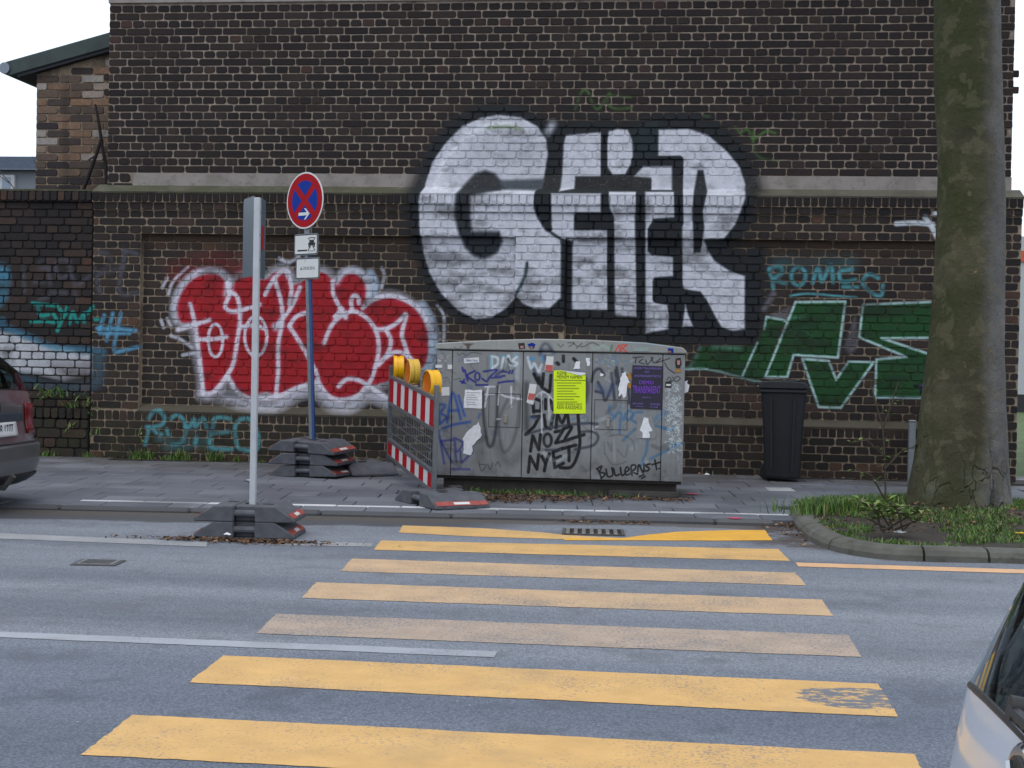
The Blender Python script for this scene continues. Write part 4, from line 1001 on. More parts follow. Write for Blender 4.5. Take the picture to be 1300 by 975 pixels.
# soil as a fine sheet cut to the island's outline
bm = bmesh.new(); vs = [bm.verts.new((x, y, .05)) for x, y in poly]; bm.faces.new(vs)
bmesh.ops.triangulate(bm, faces=bm.faces); bmesh.ops.subdivide_edges(bm, edges=[e for e in bm.edges], cuts=5, use_grid_fill=True)
for v_ in bm.verts:
    if v_.is_boundary: v_.co.z = .06
    else: v_.co.z = island_h(v_.co.x, v_.co.y)-.012
me = bpy.data.meshes.new('verge_soil'); bm.to_mesh(me); bm.free(); me.materials.append(M['soil']); me.polygons.foreach_set('use_smooth', [True]*len(me.polygons))
tag(link('verge_soil', me), kind='structure')
def grass_mat():
    s = NT('grass_blades'); at = s.n('Attribute'); at.attribute_name = 'tint'; sp = s.n('SeparateColor'); s.l(at.outputs['Color'], sp.inputs[0])
    c = s.ramp(sp.outputs[0], [(0, S(52,84,28,.62)), (.42, S(84,122,40,.66)), (.68, S(112,144,58,.7)), (.85, S(140,138,84,.7)), (1, S(168,152,112,.7))])
    return s.out(c, .6)
M['grass'] = grass_mat()
def blades(pts_, name, hmin, hmax, wd, seed, parent=None, lean=.5):
    rr = random.Random(seed); mb = MB()
    for (x, y, z, sc_) in pts_:
        h = rr.uniform(hmin, hmax)*sc_; a = rr.uniform(0, 6.28); b = rr.uniform(0, 6.28); ln = rr.uniform(.1, lean)*h
        w = wd*rr.uniform(.6, 1.3); dx, dy = math.cos(a)*w, math.sin(a)*w; lx, ly = math.cos(b)*ln, math.sin(b)*ln
        t_ = min(1, max(0, rr.gauss(.40, .26)))
        mb.add([(x-dx,y-dy,z),(x+dx,y+dy,z),(x+dx*.7+lx*.4,y+dy*.7+ly*.4,z+h*.6),(x-dx*.7+lx*.4,y-dy*.7+ly*.4,z+h*.6),(x+lx,y+ly,z+h)], [(0,1,2,3),(3,2,4)], (t_, 0, 0, 1))
    return tag(mb.build(name, M['grass'], parent), kind='stuff')
gp = []
rr = random.Random(21)
for _ in range(60000):
    x, y = rr.uniform(.85, 5.5), rr.uniform(9.3, 12.9)
    if not inside(x, y, poly) or math.hypot(x-2.13, y-11.6) < .36: continue
    dens = mnoise.noise(Vector((x*1.7, y*1.7, 3.1)))+.6*mnoise.noise(Vector((x*5, y*5, 1)))
    edge = 1.0 if (x < 1.45 and y > 11.3) or y > 11.6 else 0
    if dens+edge*.62 < -.02: continue
    gp.append((x, y, island_h(x, y)-.015, (.72 if edge else .5)*(1+.45*max(0, dens))))
blades(gp[:30000], 'grass', .03, .085, .0042, 5, lean=1.1)

# ------------------------------------------------------------------ plane tree
tree = empty('plane_tree', (2.14, 11.7, .1), 0, 'thick plane tree trunk with mossy mottled bark on the grass island at right', 'tree')
def bark():
    s = NT('mottled_bark'); o = s.obj(); v = s.xyz(o); g = s.n('NewGeometry')
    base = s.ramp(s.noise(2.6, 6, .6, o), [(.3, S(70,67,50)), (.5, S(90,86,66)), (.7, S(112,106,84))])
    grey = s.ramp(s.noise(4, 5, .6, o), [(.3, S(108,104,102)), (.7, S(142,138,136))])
    side_ = s.ss(s.math('ADD', v[0], s.math('MULTIPLY', s.noise(1.6, 4, .6, o), .25)), .18, .34)  # light from the right put into the bark colour as paler grey
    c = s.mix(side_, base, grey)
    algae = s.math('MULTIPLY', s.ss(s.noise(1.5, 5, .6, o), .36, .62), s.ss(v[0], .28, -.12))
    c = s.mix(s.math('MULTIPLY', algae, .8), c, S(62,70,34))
    mp = s.n('Mapping'); mp.inputs['Scale'].default_value = (16, 16, 11); s.l(o, mp.inputs['Vector'])
    vo = s.n('TexVoronoi'); vo.inputs['Scale'].default_value = 1; s.l(mp.outputs[0], vo.inputs['Vector'])
    flake = s.math('MULTIPLY', s.ss(vo.outputs['Distance'], .34, .2), s.ss(s.noise(2.2, 4, .6, o), .56, .70))
    c = s.mix(s.math('MULTIPLY', flake, .35), c, S(150,142,108))
    c = s.mix(s.math('MULTIPLY', s.ss(s.noise(7, 5, .6, o), .55, .60), .30), c, S(136,130,104)); c = s.mix(s.math('MULTIPLY', s.ss(s.noise(5, 5, .65, mp.outputs[0]), .58, .62), .35), c, S(50,48,34))
    mp2 = s.n('Mapping'); mp2.inputs['Scale'].default_value = (5, 5, 3); s.l(o, mp2.inputs['Vector'])
    c = s.mix(s.math('MULTIPLY', s.ss(s.noise(2.6, 4, .6, mp2.outputs[0]), .70, .74), .8), c, S(168,130,84))
    mp3 = s.n('Mapping'); mp3.inputs['Scale'].default_value = (10, 10, 2.6); dv = s.n('TexNoise'); dv.inputs['Scale'].default_value = 9; s.l(o, dv.inputs['Vector']); wv = s.mix(.12, o, dv.outputs['Color']); s.l(wv, mp3.inputs['Vector'])
    cr = s.n('TexVoronoi'); cr.feature = 'DISTANCE_TO_EDGE'; s.l(mp3.outputs[0], cr.inputs['Vector']); cr.inputs['Scale'].default_value = 1.1
    foot = s.math('MULTIPLY', s.ss(v[2], .75, .1), s.ss(s.noise(2.3, 4, .6, o), .38, .58))
    crack = s.math('MULTIPLY', s.ss(cr.outputs['Distance'], .05, .0), foot)
    c = s.mix(s.math('MULTIPLY', crack, .45), c, S(44,38,32))
    c = s.mix(s.math('MULTIPLY', foot, s.math('MULTIPLY', s.ss(s.noise(6, 5, .7, o), .48, .66), .6)), c, S(120,122,108))
    mpf = s.n('Mapping'); mpf.inputs['Scale'].default_value = (34, 34, 9); s.l(o, mpf.inputs['Vector'])
    h = s.math('SUBTRACT', s.math('ADD', s.math('ADD', s.noise(14, 6, .65, o), s.math('MULTIPLY', s.noise(1, 6, .75, mpf.outputs[0]), .8)), s.math('MULTIPLY', flake, .3)), s.math('MULTIPLY', crack, 1.6))
    s.bump(h, .8, .03)
    return s.out(c, .88, spec=.25)
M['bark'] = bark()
prof = [(-.2,2.13,.47),(0,2.13,.43),(.12,2.13,.405),(.27,2.142,.378),(.5,2.155,.345),(.8,2.165,.322),(1.1,2.17,.303),(1.6,2.185,.272),(2.2,2.192,.252),(2.8,2.175,.25),(3.3,2.145,.252),(4.0,2.118,.25),(5.0,2.10,.245),(6.2,2.12,.25)]
pa = np.array(prof); zs = np.concatenate([np.linspace(-.2, 1.2, 50), np.linspace(1.24, 6.2, 70)])
def shp(i): 
    x = np.interp(zs, pa[:, 0], pa[:, i]); k = np.convolve(np.pad(x, 3, 'edge'), np.ones(7)/7, 'valid'); return k
cxs, rs = shp(1), shp(2); N = 84; vs = []; fs = []
for j, z in enumerate(zs):
    f = math.exp(-max(0, z)/.33)
    for k in range(N):
        a = 2*math.pi*k/N
        lob = .5+.5*math.cos(3*a+.6)+.35*math.cos(7*a+1.9)
        r_ = rs[j]*(1+.10*f*(lob-.6))+.012*mnoise.noise(Vector((math.cos(a)*2, math.sin(a)*2, z*1.2)))+.006*mnoise.noise(Vector((math.cos(a)*6, math.sin(a)*6, z*4)))*(1+2*f)
        cav = math.exp(-((a-5.38)/.13)**2-((z-.10)/.16)**2)             # hollow at the foot, right of centre
        r_ -= .13*cav
        r_ -= .030*math.exp(-((a-5.30-.05*math.sin(z*7))/.05)**2)*math.exp(-((z-.45)/.3)**2)
        r_ += .018*math.exp(-((z-1.02)/.03)**2)*max(0, math.cos(a-4.6))*1.0*max(0, mnoise.noise(Vector((a*2, 0, 3)))+.3)
        vs.append((cxs[j]-2.14+r_*math.cos(a), r_*math.sin(a), z-.1))
for j in range(len(zs)-1):
    for k in range(N): fs.append((j*N+k, j*N+(k+1) % N, (j+1)*N+(k+1) % N, (j+1)*N+k))
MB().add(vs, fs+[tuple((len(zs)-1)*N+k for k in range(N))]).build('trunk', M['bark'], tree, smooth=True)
rr = random.Random(9); crown = MB()
def limb(p, d, L, r, lv):
    q = p+d*L; mid = p+d*(L*.5)+Vector((rr.uniform(-.06,.06), rr.uniform(-.06,.06), .03))*L
    crown.tube([p, mid, q], [r, r*.82, r*.62], 8 if lv > 2 else 5, cap=False)
    if lv:
        for k in range(3 if lv > 1 else 4):
            nd = (d+Vector((rr.uniform(-.8,.8), rr.uniform(-.8,.8), rr.uniform(.0,.5)))).normalized(); limb(p+d*(L*rr.uniform(.6,1)), nd, L*.66, r*.55, lv-1)
for k in range(5):
    a = k*1.256+.4; limb(Vector((-.03, 0, 5.7)), Vector((math.cos(a)*.75, math.sin(a)*.75, 1)).normalized(), 2.3, .12, 4)
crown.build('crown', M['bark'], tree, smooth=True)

# sapling beside it
def leafy(name, base, stems, nleaf, lsz, label, cat, seed, group=None):
    rr = random.Random(seed); t = empty(name, base, 0, label, cat, group); mb = MB(); lf = MB()
    for st in stems:
        mb.tube(st, [.008]+[.006]*(len(st)-2)+[.003], 5)
        for k in range(nleaf):
            i = rr.randrange(len(st)-1); f = rr.random(); p = Vector(st[i]).lerp(Vector(st[i+1]), f)
            if p.z < .08: continue
            a = rr.uniform(0, 6.28); L = lsz*rr.uniform(.6, 1.3); d = Vector((math.cos(a), math.sin(a)*.8, rr.uniform(-.3, .5))).normalized(); w = d.cross(Vector((0, 0, 1))).normalized()*L*.32
            b = p+d*L*.35; n_ = Vector((0, 0, .12*L))
            lf.add([b, b+d*L*.45+w+n_, b+d*L, b+d*L*.45-w+n_], [(0,1,2),(0,2,3)], (rr.uniform(.3, .9), 0, 0, 1))
            mb.tube([p, b], .002, 3, cap=False)
    mb.build('stem', M['stem'], t); tag(lf.build('foliage', M['grass'], t), kind='stuff'); return t
b = onP(1122, 652)
leafy('sapling', (b.x, b.y-.1, .10), [[(0,0,0),(-.01,.02,.35),(-.03,.05,.62),(-.10,.05,.85),(-.14,.05,1.0)], [(-.03,.05,.6),(.03,.04,.80),(.08,.05,.98)], [(-.02,.02,.40),(-.16,-.02,.52),(-.28,-.02,.50)], [(-.01,.01,.30),(.12,.0,.45),(.22,.0,.48)], [(0,0,.05),(-.12,-.05,.25),(-.24,-.08,.30)]], 9, .055, 'young thin leafy sapling growing at the edge of the grass, left of the tree', 'sapling', 3)
b = onZ(1140, 668, .14)
leafy('weed_plant', (b.x-.05, b.y-.05, .12), [[(R.uniform(-.1,.1),R.uniform(-.08,.08),0),(R.uniform(-.18,.18),R.uniform(-.15,.1),R.uniform(.05,.14)),(R.uniform(-.24,.24),R.uniform(-.2,.15),R.uniform(.08,.19))] for _ in range(9)], 34, .055, 'low bushy green weed at the left foot of the tree trunk', 'weed', 8)
b = onZ(1075, 655, .1)
tf = []
rr = random.Random(31)
for _ in range(700):
    a = rr.uniform(0, 6.28); d = abs(rr.gauss(0, .2)); tf.append((b.x+.03+math.cos(a)*d*1.4, b.y+.25+math.sin(a)*d*.5, .08, 1.2))
blades(tf, 'grass_tuft', .05, .13, .005, 12)
b = onZ(1296, 685, .12)
fl = empty('dandelion', (b.x, b.y, island_h(b.x, b.y)-.01), 0, 'single yellow dandelion flower in the grass at the right edge', 'flower')
MB().tube([(0,0,0),(.004,0,.09)], .003, 5).build('stem', M['leaf'], fl)
hd = MB()
for k in range(22):
    a = k*2.4; r_ = .006+.016*(k % 3)/2; hd.add([(0,0,.088),(math.cos(a-.25)*r_*1.6,math.sin(a-.25)*r_*1.6,.098),(math.cos(a)*r_*2.1,math.sin(a)*r_*2.1,.101),(math.cos(a+.25)*r_*1.6,math.sin(a+.25)*r_*1.6,.098)], [(0,1,2,3)])
hd.build('petals', M['flower'], fl)

# weeds along the foot of the wall, ferns on the old wall's ledge
wp = []
rr = random.Random(41)
for cx, w_, n_, h_ in ((180,11,140,.75),(215,8,50,.45),(232,8,110,.8),(275,9,110,.75),(300,4,30,.5),(115,8,40,.5),(60,12,40,.5),(330,6,18,.35),(470,16,40,.5),(900,12,10,.3)):
    b0 = onY(cx, 582, 14.90)
    for _ in range(n_): wp.append((b0.x+rr.gauss(0, w_/124/1.6), 14.90-abs(rr.gauss(0, .035)), pz(14.9)-.01, h_))
blades(wp, 'weeds', .06, .17, .006, 6, lean=.9)
wp = []
for px, py, n_, s1 in ((70,500,60,14),(92,515,24,8),(110,512,16,8),(88,540,12,7),(120,550,8,6),(183,553,8,4),(120,522,8,6)):
    b0 = onY(px, py, 14.94)
    for _ in range(n_): wp.append((b0.x+rr.gauss(0, s1/122), 14.935-abs(rr.gauss(0, .02)), b0.z+rr.gauss(-.01, .03), .8))
blades(wp, 'wall_ferns', .03, .10, .008, 7, lean=1.6)
wp = []
for px, n_ in ((612,60),(640,70),(672,50),(700,90),(740,60),(790,20)):
    b0 = onP(px, 626)
    for _ in range(n_): wp.append((b0.x+rr.gauss(0, .09), 12.44+rr.gauss(0, .03), pz(12.4), .5))
blades(wp, 'sprouts', .03, .12, .005, 8, lean=1.0)

# fallen leaves and grit
lm = NT('dry_leaves'); at = lm.n('Attribute'); at.attribute_name = 'tint'; spc = lm.n('SeparateColor'); lm.l(at.outputs['Color'], spc.inputs[0])
M['dry'] = lm.out(lm.ramp(spc.outputs[0], [(0, S(62,46,36)), (.5, S(104,74,54)), (.85, S(136,98,66)), (1, S(170,140,110))]), .9)
def litter(name, pts_, size, seed):
    rr = random.Random(seed); mb = MB()
    for x, y, z in pts_:
        L = size*rr.uniform(.4, 1.3); a = rr.uniform(0, 6.28); e = Matrix.Rotation(a, 3, 'Z') @ Matrix.Rotation(rr.uniform(-.5, .5), 3, 'X') @ Matrix.Rotation(rr.uniform(-.4, .4), 3, 'Y')
        mb.add([Vector((x, y, z+.004+abs(rr.gauss(0, .006))))+e @ Vector(q)*L for q in ((-.5,0,0),(0,-.28,.06),(.5,.05,0),(.05,.3,.07))], [(0,1,2),(0,2,3)], (rr.random(), 0, 0, 1))
    return tag(mb.build(name, M['dry']), kind='stuff')
lp = []
rr = random.Random(51)
c1 = onZ(300, 688)
for _ in range(900): lp.append((c1.x+rr.gauss(.02, .28), c1.y-.02-abs(rr.gauss(0, .07))+.09, .002))
for _ in range(500):
    x = rr.uniform(-1.75, .1); y = 12.42-abs(rr.gauss(0, .12)); lp.append((x, y, pz(y)))
for px, n_ in ((655,260),(715,200),(590,160),(640,160)):
    b0 = onP(px, 634)
    for _ in range(n_): x, y = b0.x+rr.gauss(0, .16), b0.y+rr.gauss(0, .13); lp.append((x, y, pz(y)))
for _ in range(120):
    x = rr.uniform(-.9, -.2); lp.append((x, 10.9+.093*(x+1.49)-.05-abs(rr.gauss(0, .06)), .003))
for _ in range(420): lp.append((rr.gauss(.95, .14), rr.gauss(11.3, .35)-.25, .004))
for _ in range(260): x = rr.uniform(-6, 3); lp.append((x, 14.86-abs(rr.gauss(0, .05)), pz(14.86)))
for _ in range(900): x, y = rr.gauss(1.9, .6), rr.gauss(10.9, .45); lp.append((x, y, island_h(x, y)) if inside(x, y, poly) else (x, 14.8, .07))
litter('fallen_leaves', lp, .035, 4)
for i, (px, py, sz, lab) in enumerate(((897,604,.035,'crumpled white scrap lying at the wall foot right of the cabinet'),(317,611,.05,'flat white paper scrap on the pavement left of the stacked sign feet'),(288,680,.03,'tiny white scrap in the leaf heap under the front sign feet'),(1142,667,.04,'pale scrap of litter on the soil at the foot of the tree'))):
    p = onP(px, py) if py < 660 else onZ(px, py, .02 if px < 400 else .15)
    z = (pz(p.y)+.006) if py < 660 else (.02 if px < 400 else island_h(p.x, p.y)+.01)
    ring = blob(0, 0, sz, sz*.8, 9, R, .3)
    tag(MB().add([(x, y, R.uniform(0, .012)) for x, y in ring]+[(0, 0, .022 if i != 1 else .008)], [(k, (k+1) % 9, 9) for k in range(9)]).build('paper_scrap', M['paper'], None, (p.x, p.y, z)), lab, 'litter')

# ------------------------------------------------------------------ lettering (flat print)
def text(body, size, mat, parent, loc, rot=(math.pi/2, 0, 0), sx=1.0, name='lettering', align='CENTER', bold=0.0):
    cu = bpy.data.curves.new('t', 'FONT'); cu.body = body; cu.size = size; cu.align_x = align; cu.align_y = 'CENTER'; cu.offset = bold; cu.resolution_u = 2
    o = bpy.data.objects.new('t', cu); COL.objects.link(o)
    me = bpy.data.meshes.new_from_object(o.evaluated_get(bpy.context.evaluated_depsgraph_get())); me.name = name
    bpy.data.objects.remove(o); bpy.data.curves.remove(cu)
    me.transform(Matrix.Diagonal((sx, 1, 1, 1))); me.materials.clear(); me.materials.append(mat)
    return link(name, me, parent, loc, rot)

# ------------------------------------------------------------------ rubber sign feet
FL, FD, FH = .66, .42, .105
def make_foot():
    t = empty('sign_foot')
    body = MB()
    for s in (-1, 1):
        prof = [(s*.07, .0), (s*FL/2, .0), (s*FL/2, .022), (s*.20, FH), (s*.07, FH)]
        if s < 0: prof = prof[::-1]
        body.prism(prof, -FD/2, FD/2)
    body.box((-.0705, -FD/2+.06, .0), (.0705, FD/2-.06, FH-.004))
    body.build('body', M['rubber'], t, bevel=.007)
    for y in (-FD/2+.03, FD/2-.03): MB().tube([(-.075, y, .055), (.075, y, .055)], .022, 10).build('grip_bar', M['rubber'], t, smooth=True)
    ribs = MB()
    for s in (-1, 1):
        for k in range(5): x = s*(FL/2-.012-k*.0); y = -FD/2+.05+k*.08; ribs.box((min(x, x+s*.014), y, .002), (max(x, x+s*.014), y+.035, .02))
    tag(ribs.build('rib', M['rubber'], t), kind='stuff')
    slots = MB()
    for x, y in ((-.13,.06),(.13,-.06),(0,.0)): slots.box((x-.032, y-.03, FH-.006), (x+.032, y+.03, FH+.0015))
    tag(slots.build('socket', M['hole'], t), kind='stuff')
    sl = math.atan2(FH-.022, FL/2-.20)
    Mx = Matrix.Translation((FL/2-.002, 0, .024)) @ Matrix.Rotation(sl, 4, 'Y')
    rf = MB().box((-.052, -FD/2+.012, 0), (-.004, FD/2-.012, .004), Mx).build('reflector', M['dred'], t)
    MB().box((-.040, -.06, .0041), (-.014, .06, .0052), Mx).build('sticker', M['white'], rf)
    Mx = Matrix.Translation((-FL/2+.002, 0, .024)) @ Matrix.Rotation(-sl, 4, 'Y')
    MB().box((.004, -FD/2+.012, 0), (.052, FD/2-.012, .004), Mx).build('reflector', M['dred'], t)
    return t
foot0 = make_foot()
n_foot = 0
def put_foot(x, y, z, rz, label, tilt=(0, 0)):
    global n_foot
    o = foot0 if n_foot == 0 else copy_tree(foot0)
    n_foot += 1
    o.location = (x, y, z); o.rotation_euler = (tilt[0], tilt[1], rz); tag(o, label, 'sign base', 'rubber feet for temporary signs and barriers'); return o
F1 = (onZ(310, 683).x-.01, onZ(310, 683).y+.18, 0.001)
put_foot(F1[0], F1[1], .001, rad(4), 'lower rubber foot of the stack on the road under the edge-on sign')
put_foot(F1[0], F1[1], .001+FH, rad(4), 'upper rubber foot of the stack on the road under the edge-on sign')
F2 = onP(396, 604); z2 = pz(F2.y)
for k, (nm, dx, a) in enumerate((('bottom', .01, -12), ('middle', 0, -9), ('topmost', .0, -14))):
    o = put_foot(F2.x+dx, F2.y+.02, z2+k*(FH+.012), rad(a), f'{nm} rubber foot of the stack of three beside the wall under the no stopping sign', (rad(1.5*k-1), rad(2*(k-1)))); o.scale = (1.04, 1.15, 1.0)
pB = onP(573, 643)
fb1 = put_foot(pB.x-.10, pB.y+.14, pz(11.3), rad(-55), 'rubber foot with red end lying at the kerb under the near end of the barrier'); fb1.scale = (1.16, 1.12, 1.05)
pF = onP(478, 592)
fb2 = put_foot(-3.02, 13.95, pz(14.0), rad(-58), 'dark rubber foot at the wall under the far end of the barrier'); fb2.scale = (1.15, 1.1, 1.1)
for ch_ in [c_ for c_ in fb2.children if c_.name.startswith('reflector')]:
    for g_ in list(ch_.children): bpy.data.objects.remove(g_)
    bpy.data.objects.remove(ch_)

# ------------------------------------------------------------------ sign seen from the edge
s1 = empty('traffic_sign', (F1[0]+.02, F1[1]-.03, 0), 0, 'edge-on traffic sign with grey backs on a white post, standing in the road', 'sign', 'temporary signs')
MB().box((-.02, -.02, .05), (.02, .02, 2.225)).build('pole', M['post'], s1, bevel=.004)
top = 2.24
Ms = Matrix.Rotation(rad(61), 4, 'Z')
def plate(w, h, r, n=5):
    out = []
    for sx, sz, a0 in ((1,-1,-90),(1,1,0),(-1,1,90),(-1,-1,180)):
        for k in range(n): a = rad(a0+90*k/(n-1)); out.append((sx*(w/2-r)+r*math.cos(a), sz*(h/2-r)+r*math.sin(a)))
    return out
MB().prism([(x, z+1.975) for x, z in plate(.30, .53, .03)], -.002, .002, Matrix.Translation((-.096, .129, 0)) @ Matrix.Rotation(rad(120.4), 4, 'Z')).build('sign_panel', M['alu_back'], s1)
pnl = MB().prism([(x, z+1.965) for x, z in plate(.24, .53, .03)], -.002, .002, Matrix.Translation((.0, .125, 0)) @ Matrix.Rotation(rad(97.5), 4, 'Z')).build('sign_panel', M['sign_grey'], s1)
MB().box((-.06,-.0046,1.89),(.03,-.0021,2.05), Matrix.Translation((.0, .125, 0)) @ Matrix.Rotation(rad(97.5), 4, 'Z')).build('sticker', M['red'], pnl)
for z in (2.13, 1.98, 1.82): MB().tube([(-.026, -.012, z), (-.026, .028, z), (.026, .028, z), (.026, -.012, z)], .004, 6).build('clamp', M['steel'], s1)

# ------------------------------------------------------------------ no stopping sign
base = onY(394, 560, F2.y)
sy = F2.y+.05
topz = onY(388, 216, sy).z
s2 = empty('no_stopping_sign', (base.x+.01, sy, 0), 0, 'round red and blue no stopping sign with arrow and two plates on a blue post', 'sign', 'temporary signs')
lean = (onY(388, 300, sy).x-onY(394, 560, sy).x)/(onY(388, 300, sy).z-onY(394, 560, sy).z)
Ml = Matrix.Identity(4); Ml[0][2] = lean; 
z0 = z2+.30
Mlean = Matrix.Rotation(math.atan(lean), 4, 'Y')
pole = MB().box((-.026, -.02, .02), (.026, .02, topz-.3-.02)).build('pole', M['steel'], s2, (0, 0, .25), (0, math.atan(lean), 0), bevel=.004)
MB().box((.005, -.0235, .05), (.0285, .0235, topz-1.0)).build('paint_stripe', M['blue_post'], pole)
dz = onY(388, 255, sy).z; dxx = onY(388.5, 255, sy).x-s2.location.x
fa = rad(-36)
disc = empty('sign_disc', (0, 0, 0)); bpy.data.objects.remove(disc)
def facing(dx, z): return Matrix.Translation((dx, -.03, z)) @ Matrix.Rotation(fa, 4, 'Z')
def ring(r, n=48): return [(r*math.cos(2*math.pi*k/n), r*math.sin(2*math.pi*k/n)) for k in range(n)]
DR = .265
dsk = MB().prism(ring(DR), -.003, .002).build('sign_disc', M['white'], s2, (dxx, -.035, dz), (0, 0, fa))
MB().prism(ring(DR*.945), -.0042, -.0032).build('red_field', M['red'], dsk)
# four blue fields between the red ring and the diagonal cross
Rb = DR*.70; hw = DR*.115
def bluefield(a0):
    pts_ = []
    t0 = math.asin(hw/Rb)
    for k in range(13): a = rad(a0-45)+t0+(rad(90)-2*t0)*k/12; pts_.append((Rb*math.cos(a), Rb*math.sin(a)))
    q = hw*math.sqrt(2); pts_.append((q*math.cos(rad(a0)), q*math.sin(rad(a0)))); return pts_
for a0 in (0, 90, 180, 270): MB().prism(bluefield(a0), -.0052, -.0043).build('blue_field', M['blue'], dsk)
ar = [(-.085,-.014),(.035,-.014),(-.005,-.052),(.018,-.052),(.075,0),(.018,.052),(-.005,.052),(.035,.014),(-.085,.014)]
MB().prism([(x, z-DR*.475) for x, z in ar], -.0064, -.0053).build('arrow', M['white'], dsk)
def small_plate(yc_px, h_px, dx_px):
    zc = onY(dx_px, yc_px, sy).z; x = onY(dx_px, yc_px, sy).x-s2.location.x
    h = h_px/142.0; w = .345
    p = MB().prism(plate(w, h, .022), -.003, .002).build('sign_plate', M['steel'], s2, (x, -.035, zc), (0, 0, fa))
    MB().prism(plate(w-.014, h-.014, .018), -.0042, -.0031).build('border', M['black'], p)
    MB().prism(plate(w-.030, h-.030, .012), -.0053, -.0043).build('face', M['white'], p)
    return p
pl1 = small_plate(310.8, 28.5, 390); pl2 = small_plate(341, 29, 392)
MB().box((-.12,-.0063,-.062),(.02,-.0054,-.048)).build('kerb_bar', M['black'], pl1)
car_i = MB()
car_i.prism([(.035,-.01),(.135,-.01),(.135,.012),(.120,.018),(.112,.040),(.058,.040),(.050,.018),(.035,.012)], -.0063, -.0054)
car_i.box((.04,-.0063,-.028),(.058,-.0054,-.011)).box((.112,-.0063,-.028),(.130,-.0054,-.011))
for s in (-1, 1): car_i.prism([(.085-s*.055, -.058), (.085-s*.045, -.058), (.085+s*.055, .062), (.085+s*.045, .062)], -.0072, -.0064)
for k in range(7): car_i.box((.035+k*.0145,-.0063,-.066),(.043+k*.0145,-.0054,-.058))
car_i.box((.05,-.0063,.056),(.12,-.0054,.064)).build('tow_pictogram', M['black'], pl1)
text('ab 29.03.2016', .042, M['black'], pl2, (0, -.0056, 0), sx=.9, bold=.0006)

# ------------------------------------------------------------------ red and white barrier
nb = Vector((-1.935, 11.62)); fb = Vector((-2.70, 13.62))
bd = (fb-nb); BL_ = bd.length; ang = math.atan2(bd.y, bd.x)
bar = empty('barrier', (nb.x, nb.y, -.02), ang, 'red and white striped road barrier with mesh panel and amber lamps beside the cabinet', 'barrier')
zg0, zg1 = pz(11.6), pz(13.6)
TILT = rad(3.8); bar.rotation_euler = (0, -TILT, ang)
ZB = .055
for x in (0, BL_): 
    MB().box((x-.019, -.019, ZB+.03), (x+.019, .019, 1.0 if x == 0 else .99)).build('post', M['steel'], bar, bevel=.003)
def rail(z, h=.034): MB().box((.02, -.017, z-h/2), (BL_-.02, .017, z+h/2)).build('rail', M['steel'], bar, bevel=.003)
for z in (.888, .642, .300, .150): rail(z)
def board(z0, z1, n=10):
    b = MB().box((.02, -.009, z0), (BL_-.02, .009, z1)).build('board', M['white'], bar)
    w = (BL_-.04)/n
    for k in range(0, n+1):
        a = .02+w*(k-.0)-w*.25 if False else .02+w*k
        if k % 2 == 0:
            x0_, x1_ = max(.02, a-w*.0), min(BL_-.02, a+w)
            if k == n: continue
            for s in (-1, 1): MB().box((x0_, s*.0105-.0012, z0+.001), (x1_, s*.0105+.0012, z1-.001)).build('red_stripe', M['red'], b)
board(.659, .871, 11); board(.167, .283, 11)
mesh_p = MB()
for k in range(1, 27): x = .02+(BL_-.04)*k/27; mesh_p.tube([(x, 0, .315), (x, 0, .627)], .0028, 5, cap=False)
for z in (.38, .47, .56): mesh_p.tube([(.02, .005, z), (BL_-.02, .005, z)], .004, 5, cap=False)
mesh_p.build('wire_mesh', M['steel'], bar, smooth=True)
# amber lamps clamped to the top rail
def make_lamp(mat):
    t = empty('warning_lamp'); n = 28; mb = MB()
    prof = [(-.045,.096),(-.040,.104),(-.012,.104),(-.006,.097),(.006,.097),(.012,.104),(.040,.104),(.045,.096)]
    vs = [(.104*0+r_*math.cos(2*math.pi*k/n), x, r_*math.sin(2*math.pi*k/n)) for x, r_ in prof for k in range(n)]
    fs = [(i*n+k, i*n+(k+1) % n, (i+1)*n+(k+1) % n, (i+1)*n+k) for i in range(len(prof)-1) for k in range(n)]
    mb.add(vs, fs).build('housing', mat, t, (0, 0, .09), smooth=True)
    for s in (-1, 1):
        lv = [(0, s*.030, 0)]+[(r_*math.cos(2*math.pi*k/n), y, r_*math.sin(2*math.pi*k/n)) for r_, y in ((.05, s*.033), (.095, s*.040)) for k in range(n)]
        lf = [(0, 1+k, 1+(k+1) % n) for k in range(n)]+[(1+k, 1+n+k, 1+n+(k+1) % n, 1+(k+1) % n) for k in range(n)]
        MB().add(lv, lf).build('lens', M['lamp_in'], t, (0, 0, .09), smooth=True)
    MB().box((-.045, -.035, -.075), (.045, .035, .012)).build('battery_box', mat, t, bevel=.008)
    MB().box((-.045, -.036, -.087), (.045, .036, -.0755)).build('foot', M['black'], t)
    st = MB().box((-.0455, -.0355, -.034), (.0455, .0355, -.008)).build('sticker', M['dred'], t)
    MB().box((-.047, -.037, -.026), (.047, .037, -.016)).build('logo_patch', M['white'], st)
    return t
